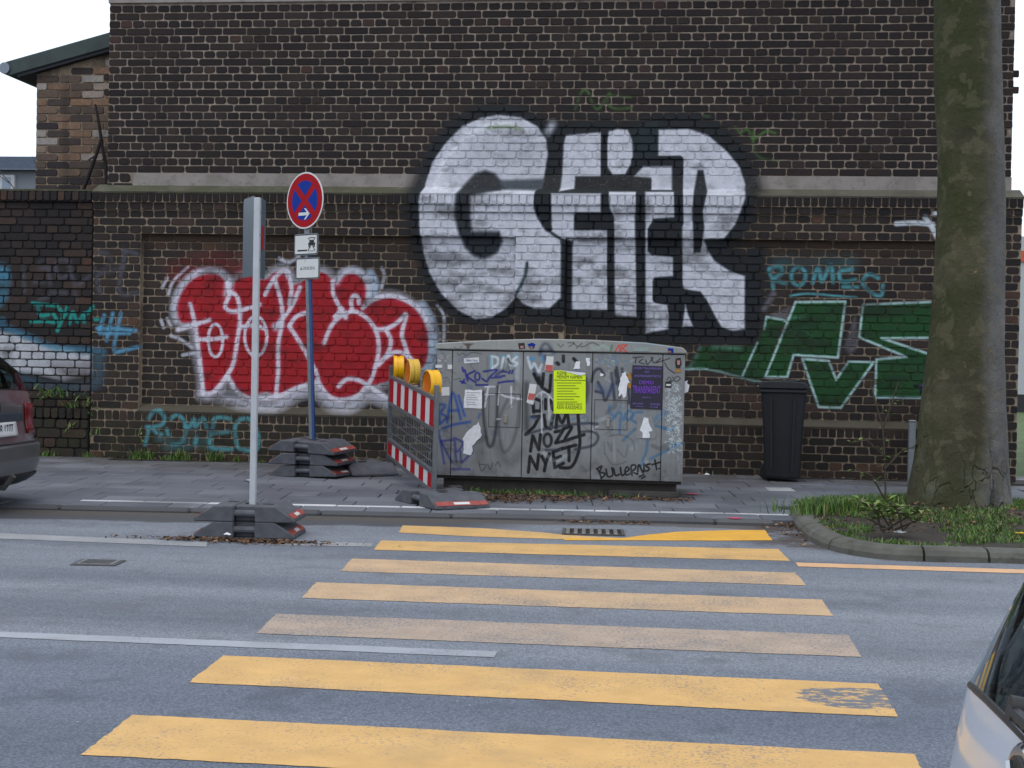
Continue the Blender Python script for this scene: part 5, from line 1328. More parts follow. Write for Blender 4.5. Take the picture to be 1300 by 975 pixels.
for i, (x, mt, lab, zz, off) in enumerate(((1.72,'lamp','farthest amber warning lamp, at the wall end of the barrier',1.085,-.06),(1.05,'lamp_old','bleached amber warning lamp in the middle of the barrier',1.075,.06),(.27,'lamp','nearest amber warning lamp, at the kerb end of the barrier',.985,-.055))):
    o = make_lamp(M[mt]); nrm = Vector((-bd.y, bd.x)).normalized()
    lpx, lpy = ((505,470),(523,475),(548,490))[i]
    x = min((abs(onY(lpx, lpy, (nb+bd.normalized()*q/100).y).x-(nb+bd.normalized()*q/100).x+nrm.x*.055), q/100) for q in range(0, 215))[1]
    p = nb+bd.normalized()*x; zz = onY(lpx, lpy-2, p.y).z-.09; o.scale = (1.08, 1.08, 1.08)
    o.location = (p.x-nrm.x*off*-1 if False else p.x+nrm.x*(-.055), p.y+nrm.y*(-.055), zz); o.rotation_euler = (0, 0, ang+rad((-6, 4, 10)[i]))
    tag(o, lab, 'warning lamp', 'amber lamps on the barrier')

# ------------------------------------------------------------------ grey street cabinet
def cabmat(name, col):
    s = NT(name); p = s.pos()
    c = s.mix(1.0, col, s.ramp(s.noise(2.2, 6, .65, p), [(.3, (.84,.84,.83)), (.7, (1.06,1.06,1.05))]), 'MULTIPLY')
    c = s.mix(s.math('MULTIPLY', s.ss(s.noise(12, 6, .75, p), .54, .74), .35), c, S(112,110,104))
    v = s.xyz(p)
    c = s.mix(s.math('MULTIPLY', s.ss(v[2], .45, .12), s.math('MULTIPLY', s.ss(s.noise(7, 6, .7, p), .36, .6), .6)), c, S(84,80,74))
    mp = s.n('Mapping'); mp.inputs['Scale'].default_value = (22, 1, .8); s.l(p, mp.inputs['Vector'])
    c = s.mix(s.math('MULTIPLY', s.ss(s.noise(1, 5, .6, mp.outputs[0]), .56, .7), .22), c, S(96,94,88))
    c, a = s.paint(c, CAB_IMG, CAB, 1.0, .06)
    s.bump(s.noise(40, 4, .6, p), .12, .003)
    return s.out(c, .66, spec=.25)
M['cab'] = cabmat('grey_cabinet_plastic', S(141,143,145,.78))
M['cablid'] = cabmat('pale_cabinet_lid', S(164,165,163,.70))
def cx(px, py): return onY(px, py, YC).x
CX0, CX1 = -2.07, .035; ZD0, ZD1 = .185, 1.262
cab = empty('street_cabinet', (0, 0, 0), 0, 'wide grey telecom cabinet covered in graffiti tags and posters on the pavement', 'cabinet')
MB().box((CX0+.012, YC+.012, ZD0-.02), (CX1-.012, YC+.46, ZD1+.01)).build('body', M['hole'], cab)
MB().box((CX0, YC+.03, ZD0), (CX0+.014, YC+.47, ZD1)).box((CX1-.014, YC+.03, ZD0), (CX1, YC+.47, ZD1)).build('side_wall', M['cab'], cab)
seams = [CX0, cx(573, 530), cx(663, 530), cx(751, 530), cx(840, 530), CX1]
for i in range(5):
    MB().box((seams[i]+(.003 if i else 0), YC, ZD0+.004), (seams[i+1]-(.003 if i < 4 else 0), YC+.022, ZD1-.006)).build('door' if 0 < i < 4 else 'end_panel', M['cab'], cab, bevel=.004)
lidp = [(CX0-.012, ZD1+.004), (CX1+.014, ZD1+.004), (CX1+.014, ZD1+.022), (CX1-.02, ZD1+.056), (-.30, ZD1+.092), (-.75, ZD1+.108), (-1.2, ZD1+.108), (-1.65, ZD1+.088), (CX0+.02, ZD1+.058), (CX0-.012, ZD1+.05)]
MB().prism(lidp, YC-.014, YC+.50).build('lid', M['cablid'], cab, bevel=.008)
MB().box((CX0+.06, YC+.085, .0), (CX1-.05, YC+.44, ZD0-.02)).build('plinth', plain('concrete_plinth', S(84,78,72), .9, 0, .3, 7, .4, 50, dirt=(S(66,62,58), .6)), cab, bevel=.01)  # plinth colour darkened to carry the shade under the cabinet
MB().box((CX1-.62, YC+.03, .05), (CX1-.03, YC+.06, .10)).build('plinth_board', plain('weathered_board', S(88,84,80), .9, 0, .35, 12), cab, (0, 0, 0), (0, rad(0), 0), bevel=.006)
for (a, b) in (((620, 500), (661, 542)), ((754, 508), (797, 545))):
    p0, p1 = onY(a[0], b[1], YC), onY(b[0], a[1], YC)
    h = MB(); w_ = .004
    h.box((p0.x, YC-.0022, p0.z), (p1.x, YC+.001, p0.z+w_)).box((p0.x, YC-.0022, p1.z-w_), (p1.x, YC+.001, p1.z)).box((p0.x, YC-.002, p0.z+w_), (p0.x+w_, YC+.001, p1.z-w_)).box((p1.x-w_, YC-.002, p0.z+w_), (p1.x, YC+.001, p1.z-w_))
    fl_ = h.build('lock_flap', M['hole'], cab)
    hp = onY(642 if a[0] < 700 else 772, 532 if a[0] < 700 else 537, YC)
    MB().box((hp.x-.016, YC-.014, hp.z-.034), (hp.x+.016, YC+.001, hp.z+.034)).build('handle', plain('beige_latch', S(168,160,148), .5), fl_, bevel=.004)
blk = onP(585, 621)
tag(MB().box((-.055,-.05,0),(.055,.05,.06)).build('stone_block', M['kerb'], None, (blk.x, YC-.10, pz(12.4)+.004), (0, 0, .4), bevel=.012), 'small grey stone lying at the left foot of the cabinet', 'stone')

def sheet_on(name, px, mat, label, cat, th=.0016, off=.0022, parent=None, curl=0, group=None):
    """a paper glued to the cabinet front: outline in photo pixels -> metres on the door"""
    P_ = [onY(x, y, YC) for x, y in px]; c = sum((p for p in P_), Vector())/len(P_)
    prof = [(p.x-c.x, p.z-c.z) for p in P_]
    ox = off+R.uniform(0, .0012)
    o = MB().prism(prof, -th, 0).mesh(name, mat)
    ob = link(name, o, parent, (c.x, YC-ox, c.z)); tag(ob, label, cat, group); return ob
yp = sheet_on('poster', [(703,470.5),(712,470),(743.5,476),(743.5,525),(703,525)], M['yel_paper'], 'neon yellow paper poster with black print on the cabinet door', 'poster', th=.002, off=.0045)
def at(px, py, off): p = onY(px, py, YC); return (p.x, YC-off, p.z)
def put_on(parent, name, px, mat, off):
    P_ = [onY(x, y, YC) for x, y in px]; c = sum((p for p in P_), Vector())/len(P_)
    o = MB().prism([(p.x-c.x, p.z-c.z) for p in P_], -.0006, 0).build(name, mat, parent); o.location = Vector((c.x, YC-off, c.z))-parent.location; return o
def txt_on(parent, s, px, py, hpx, mat, wpx, off, bold=.0008):
    o = text(s, .1, mat, parent, (0, 0, 0)); wd = max(v.co.x for v in o.data.vertices)-min(v.co.x for v in o.data.vertices); hd_ = max(v.co.y for v in o.data.vertices)-min(v.co.y for v in o.data.vertices)
    k = 1/150.3; o.data.transform(Matrix.Diagonal((wpx*k/wd, hpx*k/hd_, 1, 1))); o.location = Vector(at(px, py, off))-parent.location; return o
OF = .0085
txt_on(yp, 'KEINE', 713.5, 473.8, 4.2, M['black'], 12, OF)
txt_on(yp, 'MEINEM NAMEN', 723, 478.8, 4.2, M['black'], 32, OF)
put_on(yp, 'rule', [(703.4,482.0),(743.2,482.6),(743.2,483.3),(703.4,482.7)], M['black'], OF)
fine = plain('fine_print', S(150,170,40), .8)
for k in range(8): put_on(yp, 'text_line', [(707,485.6+k*3.45),(738-(k*7 % 11),485.6+k*3.45),(738-(k*7 % 11),486.5+k*3.45),(707,486.5+k*3.45)], fine, OF)
txt_on(yp, 'GEGEN SEXISMUS HILFT', 723, 513.4, 3.0, M['black'], 32, OF); txt_on(yp, 'KEIN RASSISMUS', 723, 517.6, 4.2, M['black'], 32, OF)
put_on(yp, 'folded_corner', [(713,470.3),(743.2,473.2),(743.4,475.2),(736,476.6)], M['paper'], OF+.004)
pp = sheet_on('poster', [(803,463.5),(841.5,465),(840,520),(800,518.5)], M['purple_paper'], 'dark violet paper poster with purple print at the right of the cabinet', 'poster', th=.002, off=.004)
for s_, x, y, h, mt, w_ in (('UNSERE TRAUMFRAUEN', 822, 467.8, 2.6, 'lilac', 35), ('MIT', 821.5, 472.4, 2.4, 'lilac', 6), ('ANTIRASSISTISCH', 822, 477.6, 2.8, 'lilac', 33), ('DEMO', 820.5, 485.8, 4.6, 'violet', 18), ('TRANSPARENT', 821, 495.2, 9.5, 'violet', 35), ('18.03.16', 820.5, 504.6, 1.8, 'lilac', 11), ('BEGINN', 810, 512.4, 2, 'lilac', 13), ('KÖLN', 812, 515.8, 2, 'lilac', 8), ('TREFFEN', 831.5, 513.4, 2.2, 'lilac', 13), ('14 UHR', 830, 516.8, 2, 'lilac', 10)):
    txt_on(pp, s_, x, y, h, M[mt], w_, OF-.001, .002)
def rough_outline(pts_, n=4, j=.8):
    out = []
    for i in range(len(pts_)):
        a, b = Vector(pts_[i]), Vector(pts_[(i+1) % len(pts_)])
        for k in range(n): q = a.lerp(b, k/n); out.append((q.x+R.uniform(-j, j), q.y+R.uniform(-j, j)))
    return out
note = sheet_on('paper_note', rough_outline([(591,495),(612,495.5),(612,519),(588,518)]), M['paper'], 'torn white note with faded lines at the left door of the cabinet', 'paper note')
for k in range(6): put_on(note, 'text_line', [(592,498+k*3),(609-(k*5 % 7),498.4+k*3),(609-(k*5 % 7),499+k*3),(592,498.6+k*3)], plain('faded_print', S(168,168,174), .9) if k == 0 else bpy.data.materials['faded_print'], .0062)
sheet_on('torn_sheet', rough_outline([(607,536),(612,552),(600,566),(599,577),(588,576),(590,565),(587,556),(596,545)], 4, 1.2), M['paper'], 'ragged torn white paper below the note on the cabinet', 'torn paper')
st1 = sheet_on('paper_figure', rough_outline([(790,474),(794,472),(796,478),(800,486),(796,488),(795,503),(791,506),(789,500),(786,505),(785,494),(787,484)], 3, .7), M['paper'], 'white cut-out paper figure left of the violet poster', 'torn paper')
for px in ([(797,474),(801,474),(801,482),(797,480)], [(797,486),(801,487),(801,493),(798,493)]): put_on(st1, 'ochre_scrap', px, M['ochre'], .0058)
st2 = sheet_on('paper_figure', rough_outline([(808,528),(815,527),(826,530),(828,527),(829,534),(833,553),(829,557),(808,556)], 3, .7), plain('grey_sticker_paper', S(164,164,166), .9), 'torn grey and white sticker with a figure, below the violet poster', 'torn paper')
put_on(st2, 'white_figure', rough_outline([(818,530),(823,531),(825,540),(828,547),(824,548),(825,556),(816,556),(816,549),(812,546)], 2, .5), M['paper'], .0062)
for lab, q, r_ in (('white and red sticker below the left of the yellow poster', [(672.5,487),(681.5,488),(677,514),(668.5,511)], [(671.5,499),(679.5,500),(677.5,508),(669.7,507)]), ('white and red sticker left of the top of the yellow poster', [(694,452),(703,453),(702,471),(691.5,470)], [(693,463),(702,463.5),(701.5,471.6),(692.2,471)])):
    o = sheet_on('sticker', q, M['white'], lab, 'sticker'); put_on(o, 'red_field', r_, plain('salmon_print', S(222,106,100), .7) if 'salmon_print' not in bpy.data.materials else bpy.data.materials['salmon_print'], .0062)
o = sheet_on('sticker', [(589,455),(608,453.5),(608.5,460),(589.5,461.5)], M['white'], 'long white sticker with a blue line of print at the top of the left door', 'sticker'); txt_on(o, 'Abfahrt Nord', 599, 457.6, 3.2, M['blue'], 15, .0062)
sheet_on('sticker', [(553,463),(561.5,463),(561.5,467),(553,467)], M['white'], 'small oblong white sticker on the left end panel of the cabinet', 'sticker')
sheet_on('sticker', [(568.5,463),(574,463),(574,468.5),(568.5,468.5)], M['white'], 'small square white sticker beside the first seam of the cabinet', 'sticker')
sheet_on('sticker', [(560,492),(570.5,491),(570.8,502),(561,502.5)], M['white'], 'square white sticker right behind the nearest warning lamp', 'sticker')
o = sheet_on('sticker', [(658,435.8),(666,435.2),(667,442.3),(659.5,443)], M['black'], 'black and rose picture sticker on the lid of the cabinet', 'sticker', off=.0165); put_on(o, 'rose_print', [(661,439),(665,439),(665,442),(661,442)], M['skin_print'], .0205)
o = sheet_on('sticker', [(670,437),(676,435),(680,437),(678,442),(674,443.6)], M['blue'], 'round blue cartoon sticker on the lid of the cabinet', 'sticker', off=.0165); put_on(o, 'orange_print', [(673,440),(677,440),(676,443),(674,443)], M['ochre'], .0205)
sheet_on('sticker', [(804,440.5),(824,441),(824,446.3),(804,445.8)], plain('mint_sticker', S(170,188,184), .8), 'pale mint sticker on the right half of the lid', 'sticker', off=.0165)
o = sheet_on('sticker', [(848,442),(855,442.3),(855,448),(848,447.6)], M['blue'], 'tiny blue and orange sticker at the right end of the lid', 'sticker', off=.0165); put_on(o, 'orange_print', [(848.5,445.5),(852,445.7),(852,447.6),(848.5,447.4)], M['ochre'], .0205)
o = sheet_on('sticker', [(858,455),(864,454),(865.5,462),(863,467.5),(858,467),(857,460)], M['black'], 'dark portrait sticker near the top of the right end panel', 'sticker')
put_on(o, 'face_print', [(859.5,457.5),(863.5,457.5),(863,463),(860,463)], M['skin_print'], .0062); put_on(o, 'orange_print', [(857.5,469),(864,468),(864,472.5),(858,472.5)], M['ochre'], .0062)
o = sheet_on('sticker', [(844.5,484.5),(852.5,484.5),(852.5,492),(844.5,492)], M['black'], 'small black sticker with a white bar on the right end panel', 'sticker'); put_on(o, 'white_bar', [(845.8,487.5),(851.5,487.5),(851.5,489.8),(845.8,489.8)], M['white'], .0062)
for lab, q in (('white shred of paper above the yellow poster', [(731,459),(736,458),(736.5,468),(728,468.5)]), ('small torn scrap at the upper corner of the middle door', [(744,455),(749,454.5),(749,464),(745,465)]), ('tiny white scrap left of the violet poster', [(762,474),(767,475),(765,478),(762,477)])):
    sheet_on('paper_shred', rough_outline(q, 3, .6), M['paper'], lab, 'torn paper')
pr = onY(871, 492, YC)
tag(MB().prism([(0,-.05),(.03,-.035),(.04,.02),(.02,.035),(.025,.06),(0,.05)], 0, .002).build('paper_shred', M['paper'], None, (CX1+.001, YC+.05, pr.z)), 'white scrap hanging off the right edge of the cabinet', 'torn paper')

# ------------------------------------------------------------------ wheelie bins and bollard
def make_bin(label, lidmat, x, y, rz):
    t = empty('wheelie_bin', (x, y, pz(y)), rz, label, 'bin', 'wheelie bins at the wall')
    vs = []; lv = [(.03,.185,.17),(.06,.19,.175),(.55,.215,.215),(.86,.238,.245)]
    ring8 = lambda a, b, z: [(sx*(a-c0), sy*(b-c1), z) for sx, sy, c0, c1 in ((-1,-1,.03,0),(1,-1,.03,0),(1,-1,0,.03),(1,1,0,.03),(1,1,.03,0),(-1,1,.03,0),(-1,1,0,.03),(-1,-1,0,.03))]
    for z, a, b in lv: vs += ring8(a, b, z)
    fs = [tuple(range(8))[::-1]]+[(j*8+k, j*8+(k+1) % 8, (j+1)*8+(k+1) % 8, (j+1)*8+k) for j in range(3) for k in range(8)]+[tuple(24+k for k in range(8))]
    b = MB().add(vs, fs); 
    b.build('body', M['binp'], t, bevel=.006)
    for x_ in (-.11, .11): MB().prism([(x_-.012, .12), (x_+.012, .12), (x_*1.15+.012, .80), (x_*1.15-.012, .80)], -.008, .0, Matrix.Translation((0, -.186, 0)) @ Matrix.Rotation(rad(4.6), 4, 'X')).build('rib', M['binp'], t)
    MB().box((-.255,-.265,.845),(.255,.262,.885)).build('rim', M['binp'], t, bevel=.01)
    lp_ = [(-.262,.886),(.262,.886),(.262,.915),(.235,.945),(.12,.958),(-.15,.958),(-.235,.95),(-.262,.92)]
    MB().prism(lp_, -.275, .25).build('lid', lidmat, t, bevel=.008)
    MB().box((-.17,-.18,.957),(.17,.17,.967)).build('lid_panel', lidmat, t, bevel=.006)
    MB().tube([(-.31,.24,.93),(-.31,-.16,.93)], .016, 8).tube([(-.25,.2,.93),(-.31,.2,.93)], .014, 8).tube([(-.25,-.12,.93),(-.31,-.12,.93)], .014, 8).build('handle', M['binp'], t, smooth=True)
    for yy in (.02, .19):
        MB().tube([(-.165, yy-.028, .085),(-.165, yy+.028, .085)], .085, 20).build('wheel', M['tyre'], t, bevel=.008)
    t.scale = (.87, .92, 1)
    return t
pbn = onP(996, 612)
make_bin('dark grey wheelie bin standing against the wall under the green graffiti', M['binp'], .99, 14.40, rad(-6))
make_bin('bin with a bright blue lid, mostly hidden behind the tree trunk', M['binblue'], 2.53, 14.52, rad(-2))
bp = onY(1156.5, 600, 14.2)
bl = empty('bollard', (bp.x, 14.2, pz(14.2)), 0, 'slim grey post on the pavement just left of the tree', 'bollard')
MB().box((-.031,-.031,0),(.031,.031,.60)).build('post', M['bollard'], bl, bevel=.006)
MB().box((-.034,-.034,.60),(.034,.034,.622)).build('cap', M['bollard'], bl, bevel=.008)

# ------------------------------------------------------------------ cars
def carpaint(name, col, metal=.5):
    s = NT(name); o = s.obj()
    c = s.mix(1.0, col, s.ramp(s.noise(900, 2, .5, o), [(.3, (.86,.86,.86)), (.7, (1.12,1.12,1.12))]), 'MULTIPLY')
    c = s.mix(s.math('MULTIPLY', s.ss(s.noise(3, 6, .7, o), .5, .8), .18), c, S(130,124,116))
    s.p.inputs['Coat Weight'].default_value = .8; s.p.inputs['Coat Roughness'].default_value = .08
    return s.out(c, .38, metal)
def carglass():
    s = NT('car_glass'); t = s.t; n = t.nodes
    tr = n.new('ShaderNodeBsdfTransparent'); tr.inputs[0].default_value = (.60, .72, .68, 1)
    gl = n.new('ShaderNodeBsdfGlossy'); gl.inputs['Roughness'].default_value = .03; gl.inputs[0].default_value = (.8, .9, .95, 1)
    fr = n.new('ShaderNodeFresnel'); fr.inputs[0].default_value = 1.33
    mx = n.new('ShaderNodeMixShader'); s.l(fr.outputs[0], mx.inputs[0]); s.l(tr.outputs[0], mx.inputs[1]); s.l(gl.outputs[0], mx.inputs[2])
    s.l(mx.outputs[0], n['Material Output'].inputs[0]); return s.m
M['carglass'] = carglass()
M['car_silver'] = carpaint('silver_blue_car_paint', S(204,216,234,.78), .1)
M['car_taupe'] = carpaint('taupe_car_paint', S(106,105,106,.55), .1)
M['trim'] = plain('black_car_trim', S(24,25,28), .45, 0, .05)
M['frit'] = plain('black_glass_rim', S(14,15,17), .06, 0, .02)
M['cabin'] = plain('dark_cabin_cloth', S(84,92,94), .9, 0, .1)
M['chrome'] = plain('chrome', S(220,222,226), .12, 1, .02)
M['tail'] = plain('tail_light_red', S(128,10,20), .15, 0, .05)
M['tailc'] = plain('tail_light_clear', S(214,190,170), .15, 0, .05)
M['rim'] = plain('alloy_rim', S(150,152,156), .35, .8, .05)
M['umb'] = plain('green_sticker', S(190,222,30), .7)
def make_car(name, label, paint, L, W, levels, group, crown_drop=.07, ne=9.0, bow=.10):
    """levels: (z, rear x, front x, half width); the body is a stack of rounded outlines"""
    t = empty(name, (0, 0, 0), 0, label, 'car', group)
    lz = [l[0] for l in levels]
    def P(th, z, off=0.0):
        z = max(lz[0], min(lz[-1], z))
        xr = np.interp(z, lz, [l[1] for l in levels]); xf = np.interp(z, lz, [l[2] for l in levels]); b = np.interp(z, lz, [l[3] for l in levels])
        a = (xf-xr)/2; xc = (xf+xr)/2; c, s_ = math.cos(th), math.sin(th)
        x = xc+(a+off)*math.copysign(abs(c)**(2/ne), c)-(bow*(1-min(1, abs(s_)**(4/ne))) if c < 0 else 0); y = (b+off)*math.copysign(abs(s_)**(2/ne), s_)
        k = max(0, min(1, (z-.5)/.4))
        return Vector((x, y, z-crown_drop*k*(y/(W/2))**2))
    def th_of(y_over, z):                       # angle where the rear outline reaches y = y_over * half width
        return math.pi-math.asin(min(1, abs(y_over))**(ne/2))*(1 if y_over >= 0 else -1)
    # angular samples, denser round the corners
    ys = [-1,-.99,-.97,-.94,-.9,-.85,-.78,-.7,-.6,-.48,-.34,-.18,0,.18,.34,.48,.6,.7,.78,.85,.9,.94,.97,.99,1]
    rear = [math.asin(abs(y)**(ne/2))*(1 if y >= 0 else -1) for y in ys]
    side_t = list(np.linspace(0, 1, 22))[1:-1]
    xs_ = [math.cos(math.pi*s_)for s_ in side_t]
    # rear arc (theta = pi +- ), right side, front arc, left side
    TH = sorted(set([round(math.pi-r_, 5) for r_ in rear]+[round(r_ % (2*math.pi), 5) for r_ in rear]+[round((math.acos(math.copysign(abs(x)**(ne/2), x))), 5) for x in xs_]+[round(2*math.pi-math.acos(math.copysign(abs(x)**(ne/2), x)), 5) for x in xs_]))
    n = len(TH)
    zl = []
    for i in range(len(lz)-1):
        k = max(1, int((lz[i+1]-lz[i])/.035)); zl += [lz[i]+(lz[i+1]-lz[i])*j/k for j in range(k)]
    zl.append(lz[-1])
    G0, G1 = [l[0] for l in levels if len(l) > 4 and l[4] == 'g0'][0], [l[0] for l in levels if len(l) > 4 and l[4] == 'g1'][0]
    def is_glass(th, z):
        if not (G0 < z < G1): return None
        c, s_ = math.cos(th), math.sin(th)
        y = math.copysign(abs(s_)**(2/ne), s_); x = math.copysign(abs(c)**(2/ne), c)
        if c < 0 and abs(y) < .97 and abs(x) > .70: return 'rear_window'
        if c > 0 and abs(y) < .93 and abs(x) > .75: return 'windscreen'
        if abs(y) > .97 and -.86 < x < .84 and not (-.02 < x < .05): return 'side_window'
        return None
    body = MB(); vs = [P(th, z) for z in zl for th in TH]; fs = []; gl = {}
    for j in range(len(zl)-1):
        for k in range(n):
            k2 = (k+1) % n; ta = TH[k]; tb = TH[k2]+(2*math.pi if k2 == 0 else 0)
            f = (j*n+k, j*n+k2, (j+1)*n+k2, (j+1)*n+k); g = is_glass((ta+tb)/2, (zl[j]+zl[j+1])/2)
            if g:
                key = g if g != 'side_window' else g+('_l' if math.sin((ta+tb)/2) > 0 else '_r')
                gl.setdefault(key, []).append(f)
            else: fs.append(f)
    nT = len(vs); top_z = max(v_.z for v_ in vs)
    # roof closes with rings shrinking to the middle
    rings = [(.97, .012), (.85, .03), (.6, .045), (.3, .052)]
    c0 = sum((vs[(len(zl)-1)*n+k] for k in range(n)), Vector())/n
    for sc_, dz_ in rings: vs += [Vector((c0.x+(vs[(len(zl)-1)*n+k].x-c0.x)*sc_, (vs[(len(zl)-1)*n+k].y)*sc_, vs[(len(zl)-1)*n+k].z+dz_)) for k in range(n)]
    prev = (len(zl)-1)*n
    for i in range(len(rings)):
        cur = nT+i*n; fs += [(prev+k, prev+(k+1) % n, cur+(k+1) % n, cur+k) for k in range(n)]; prev = cur
    fs.append(tuple(prev+k for k in range(n)))
    fs.append(tuple(range(n))[::-1])
    bo = body.add(vs, fs).build('body', paint, t, smooth=True)
    bm_ = bmesh.new(); bm_.from_mesh(bo.data); bmesh.ops.delete(bm_, geom=[v_ for v_ in bm_.verts if not v_.link_faces], context='VERTS'); bm_.to_mesh(bo.data); bm_.free()
    for key, ff in gl.items():
        nm = key.replace('_l', '').replace('_r', '') if key.startswith('side') else key
        ids = sorted({i for f in ff for i in f}); mp_ = {i: q for q, i in enumerate(ids)}
        from collections import Counter
        ec0 = Counter(frozenset((f[i], f[(i+1) % 4])) for f in ff for i in range(4))
        rim = {i for e, c_ in ec0.items() if c_ == 1 for i in e} if nm != 'rear_window' else set(); fr0 = [f for f in ff if any(i in rim for i in f)]
        gm = MB().add([vs[i] for i in ids], [tuple(mp_[i] for i in f) for f in ff if f not in set(fr0)])
        frit = MB().add([vs[i] for i in ids], [tuple(mp_[i] for i in f) for f in fr0])
        go = gm.build(nm, M['carglass'], t, smooth=True); frit.build('frit', M['frit'], go, smooth=True) if fr0 else None
        # black band round the pane
        ec = Counter(frozenset((f[i], f[(i+1) % 4])) for f in ff for i in range(4)); nb_ = {}
        for e, c_ in ec.items():
            if c_ == 1:
                a_, b_ = tuple(e); nb_.setdefault(a_, []).append(b_); nb_.setdefault(b_, []).append(a_)
        st_ = next(iter(nb_)); lp2 = [st_]; pv = None
        while True:
            nx_ = [q for q in nb_[lp2[-1]] if q != pv]
            pv = lp2[-1]
            if not nx_ or nx_[0] == st_ or len(lp2) > 500: break
            lp2.append(nx_[0])
        pp_ = np.array([vs[q][:] for q in lp2])
        for _ in range(2): pp_ = .5*pp_+.25*(np.roll(pp_, 1, 0)+np.roll(pp_, -1, 0))
        pp_ = np.vstack([pp_, pp_[:1]])
        fr_ = MB().tube([Vector(q) for q in pp_], .005, 8, cap=False)
        fr_.build('seal', M['trim'], go, smooth=True)
    def patch(nm, y0, y1, z0, z1, mat, off=.006, par=None, nu=10, nv=6, side=False, slant=0.0):
        """a shell lying on the rear surface between two positions across the car and two heights"""
        vv = []; 
        for j in range(nv+1):
            z = z0+(z1-z0)*j/nv
            for i in range(nu+1):
                y = y0+(y1-y0)*i/nu+slant*(j/nv); th = th_of(max(-1, min(1, y)), z)
                if abs(y) > 1: th = math.copysign(1, 1)*0+ (math.pi-math.copysign(math.pi/2+(abs(y)-1), y) if False else th)
                vv.append(P(th, z, off))
        ff = [(j*(nu+1)+i, j*(nu+1)+i+1, (j+1)*(nu+1)+i+1, (j+1)*(nu+1)+i) for j in range(nv) for i in range(nu)]
        mb_ = MB().add(vv, ff); o_ = mb_.build(nm, mat, par or t, smooth=True)
        md = o_.modifiers.new('thick', 'SOLIDIFY'); md.thickness = off*1.4; md.offset = 0
        return o_
    hw_ = W/2
    # interior: floor, parcel shelf, seats, dash
    it = MB(); Lr = levels[0][1]
    it.box((.25, -hw_*.85, .42), (L-.9, hw_*.85, .47)).box((.42, -hw_*.78, G0-.10), (.75, hw_*.78, G0-.085))
    for x, ww in ((.85, (-.62, -.02)), (.85, (.02, .62)), (1.85, (-.60, -.08)), (1.85, (.08, .60))):
        it.box((x, ww[0], .45), (x+.16, ww[1], G0+.10)); it.box((x+.02, (ww[0]+ww[1])/2-.12, G0+.11), (x+.10, (ww[0]+ww[1])/2+.12, G0+.27)); it.box((x, ww[0], .47), (x+.55, ww[1], .62))
    it.box((L-1.45, -hw_*.8, .5), (L-1.1, hw_*.8, G0-.03))
    it.build('interior', M['cabin'], t, bevel=.01)
    # wheels with dark arches
    for x in (.72*L/4+.02, L-.82*L/4):
        for s in (-1, 1):
            y = s*(hw_-.085); wr = .30
            w_ = MB().tube([(x, y-.095, wr), (x, y+.095, wr)], wr, 28).build('wheel', M['tyre'], t, bevel=.025, seg=2)
            MB().tube([(x, y+s*.092, wr), (x, y+s*.099, wr)], .20, 24).build('rim', M['rim'], w_)
            MB().tube([(x, s*(hw_-.06), wr+.01), (x, s*(hw_+.004), wr+.01)], wr+.05, 28).build('wheel_arch', M['trim'], t)
    return t, P, th_of, patch, G0, G1
# --- silver hatchback, bottom right: rear corner close to the camera, standing along the near kerb
lv = [(.20,.10,3.72,.78),(.30,.02,3.80,.83),(.42,.0,3.84,.85),(.56,.012,3.84,.86),(.64,.042,3.82,.86),(.80,.054,3.70,.855),(.87,.064,3.05,.845),(.91,.070,2.92,.83,'g0'),(1.04,.130,2.72,.795),(1.12,.195,2.55,.77),(1.30,.33,2.18,.705),(1.38,.40,2.02,.67,'g1'),(1.43,.47,1.92,.63)]
ncar, P, th_of, patch, G0, G1 = make_car('parked_car', 'silver blue hatchback cropped by the bottom right corner, its rear window showing', M['car_silver'], 3.84, 1.72, lv, 'parked cars', .15, 9.0, .10)
tl = patch('tail_light', .90, .985, .62, .86, M['tail'], .007); patch('tail_light', -.985, -.90, .62, .86, M['tail'], .007)
patch('light_insert', .92, .97, .66, .70, M['tailc'], .012, tl)
patch('bumper_strip', -.9, .9, .50, .54, M['trim'], .008)
patch('tailgate_seam', -.80, .80, .652, .658, M['trim'], .002, None, 16, 1)
em = empty('emblem'); bpy.data.objects.remove(em)
pe = P(math.pi, .865)
eo = MB().tube([pe+Vector((-.001,0,0)), pe+Vector((-.012,0,0))], .054, 28).build('emblem', M['chrome'], ncar, bevel=.003)
MB().tube([pe+Vector((-.0121,0,0)), pe+Vector((-.014,0,0))], .044, 28).build('field', M['trim'], eo)
ltr = MB()
for a, b in (((-.018,.036),(0,.004)),((.018,.036),(0,.004)),((-.034,.012),(-.016,-.034)),((-.016,-.034),(0,-.004)),((0,-.004),(.016,-.034)),((.016,-.034),(.034,.012))):
    ltr.tube([pe+Vector((-.0155,-a[0],a[1])), pe+Vector((-.0155,-b[0],b[1]))], .0035, 5)
ltr.build('letters', M['chrome'], eo)
w1_ = P(th_of(.10, .925), .925); w2_ = P(th_of(-.55, .93), .935)
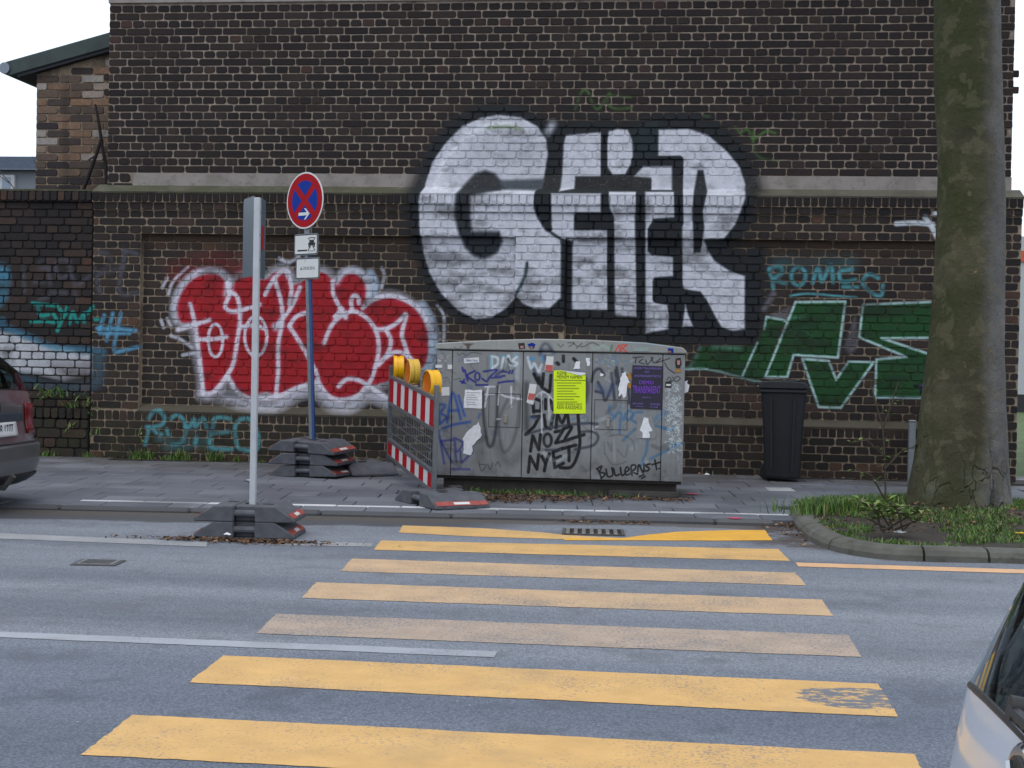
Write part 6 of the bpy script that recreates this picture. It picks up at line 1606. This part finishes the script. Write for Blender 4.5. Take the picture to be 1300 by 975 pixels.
wp_ = MB().tube([w1_+Vector((.01,0,0)), w1_+Vector((-.018,0,.004))], .011, 14).tube([w1_+Vector((-.014,0,.002)), (w1_+w2_)/2+Vector((-.016,0,.012)), w2_+Vector((-.010,0,.006))], [.006,.005,.004], 8).build('wiper', M['trim'], ncar, smooth=True)
stk = P(th_of(.42, .985), .985, -.02); MB().box((-.002,-.03,-.022),(.002,.03,.022)).build('window_sticker', M['umb'], ncar, stk+Vector((.02, 0, 0)), (0, rad(25), 0))
patch('licence_plate', -.30, .30, .70, .80, M['white'], .010)
ncar.location = (.312, 1.16, 0)

# --- taupe estate at the left edge, tail towards us
lv = [(.17,.12,4.2,.76),(.24,.03,4.28,.83),(.34,.0,4.32,.86),(.47,.0,4.32,.87),(.50,.05,4.32,.865),(.66,.08,4.2,.865),(.80,.08,3.4,.85),(.90,.10,3.25,.83,'g0'),(1.05,.17,2.9,.79),(1.25,.42,2.5,.72),(1.34,.50,2.35,.68,'g1'),(1.40,.58,2.2,.63)]
fcar, P, th_of, patch, G0, G1 = make_car('parked_car', 'dark taupe car at the left edge with its rear plate ending 1277', M['car_taupe'], 4.32, 1.74, lv, 'parked cars', .05, 9.0, .04)
patch('tail_light', .54, .92, .56, .80, M['tail'], .008); patch('tail_light', -.92, -.54, .56, .80, M['tail'], .008)
patch('trim_strip', -.44, .44, .66, .725, M['alu_back'], .012)
pl = patch('licence_plate', -.30, .30, .55, .655, M['white'], .014)
patch('tailgate_seam', -.86, .86, .488, .494, M['trim'], .003, None, 16, 1)
patch('lower_bumper', -.93, .93, .19, .26, M['trim'], .006)
pc = P(math.pi, .602)
text('LEV AB 1277', .105, M['black'], fcar, (pc.x-.026, .02, .602-.002), (math.pi/2, 0, -math.pi/2), sx=.72, bold=.0005)
for f_ in (.35,): MB().tube([P(math.pi, .2)+Vector((.1, -.0, -.02)), P(math.pi, .2)+Vector((-.06, 0, -.02)), P(math.pi, .24)+Vector((-.08, 0, .03))], .022, 8).build('tow_hitch', M['iron'], fcar, smooth=True)
ep = P(math.pi, .77); MB().tube([ep, ep+Vector((-.010, 0, 0))], .045, 20).build('emblem', M['chrome'], fcar, bevel=.003)
fcar.location = (-4.93, 10.35, 0.0); fcar.rotation_euler = (0, 0, math.pi)
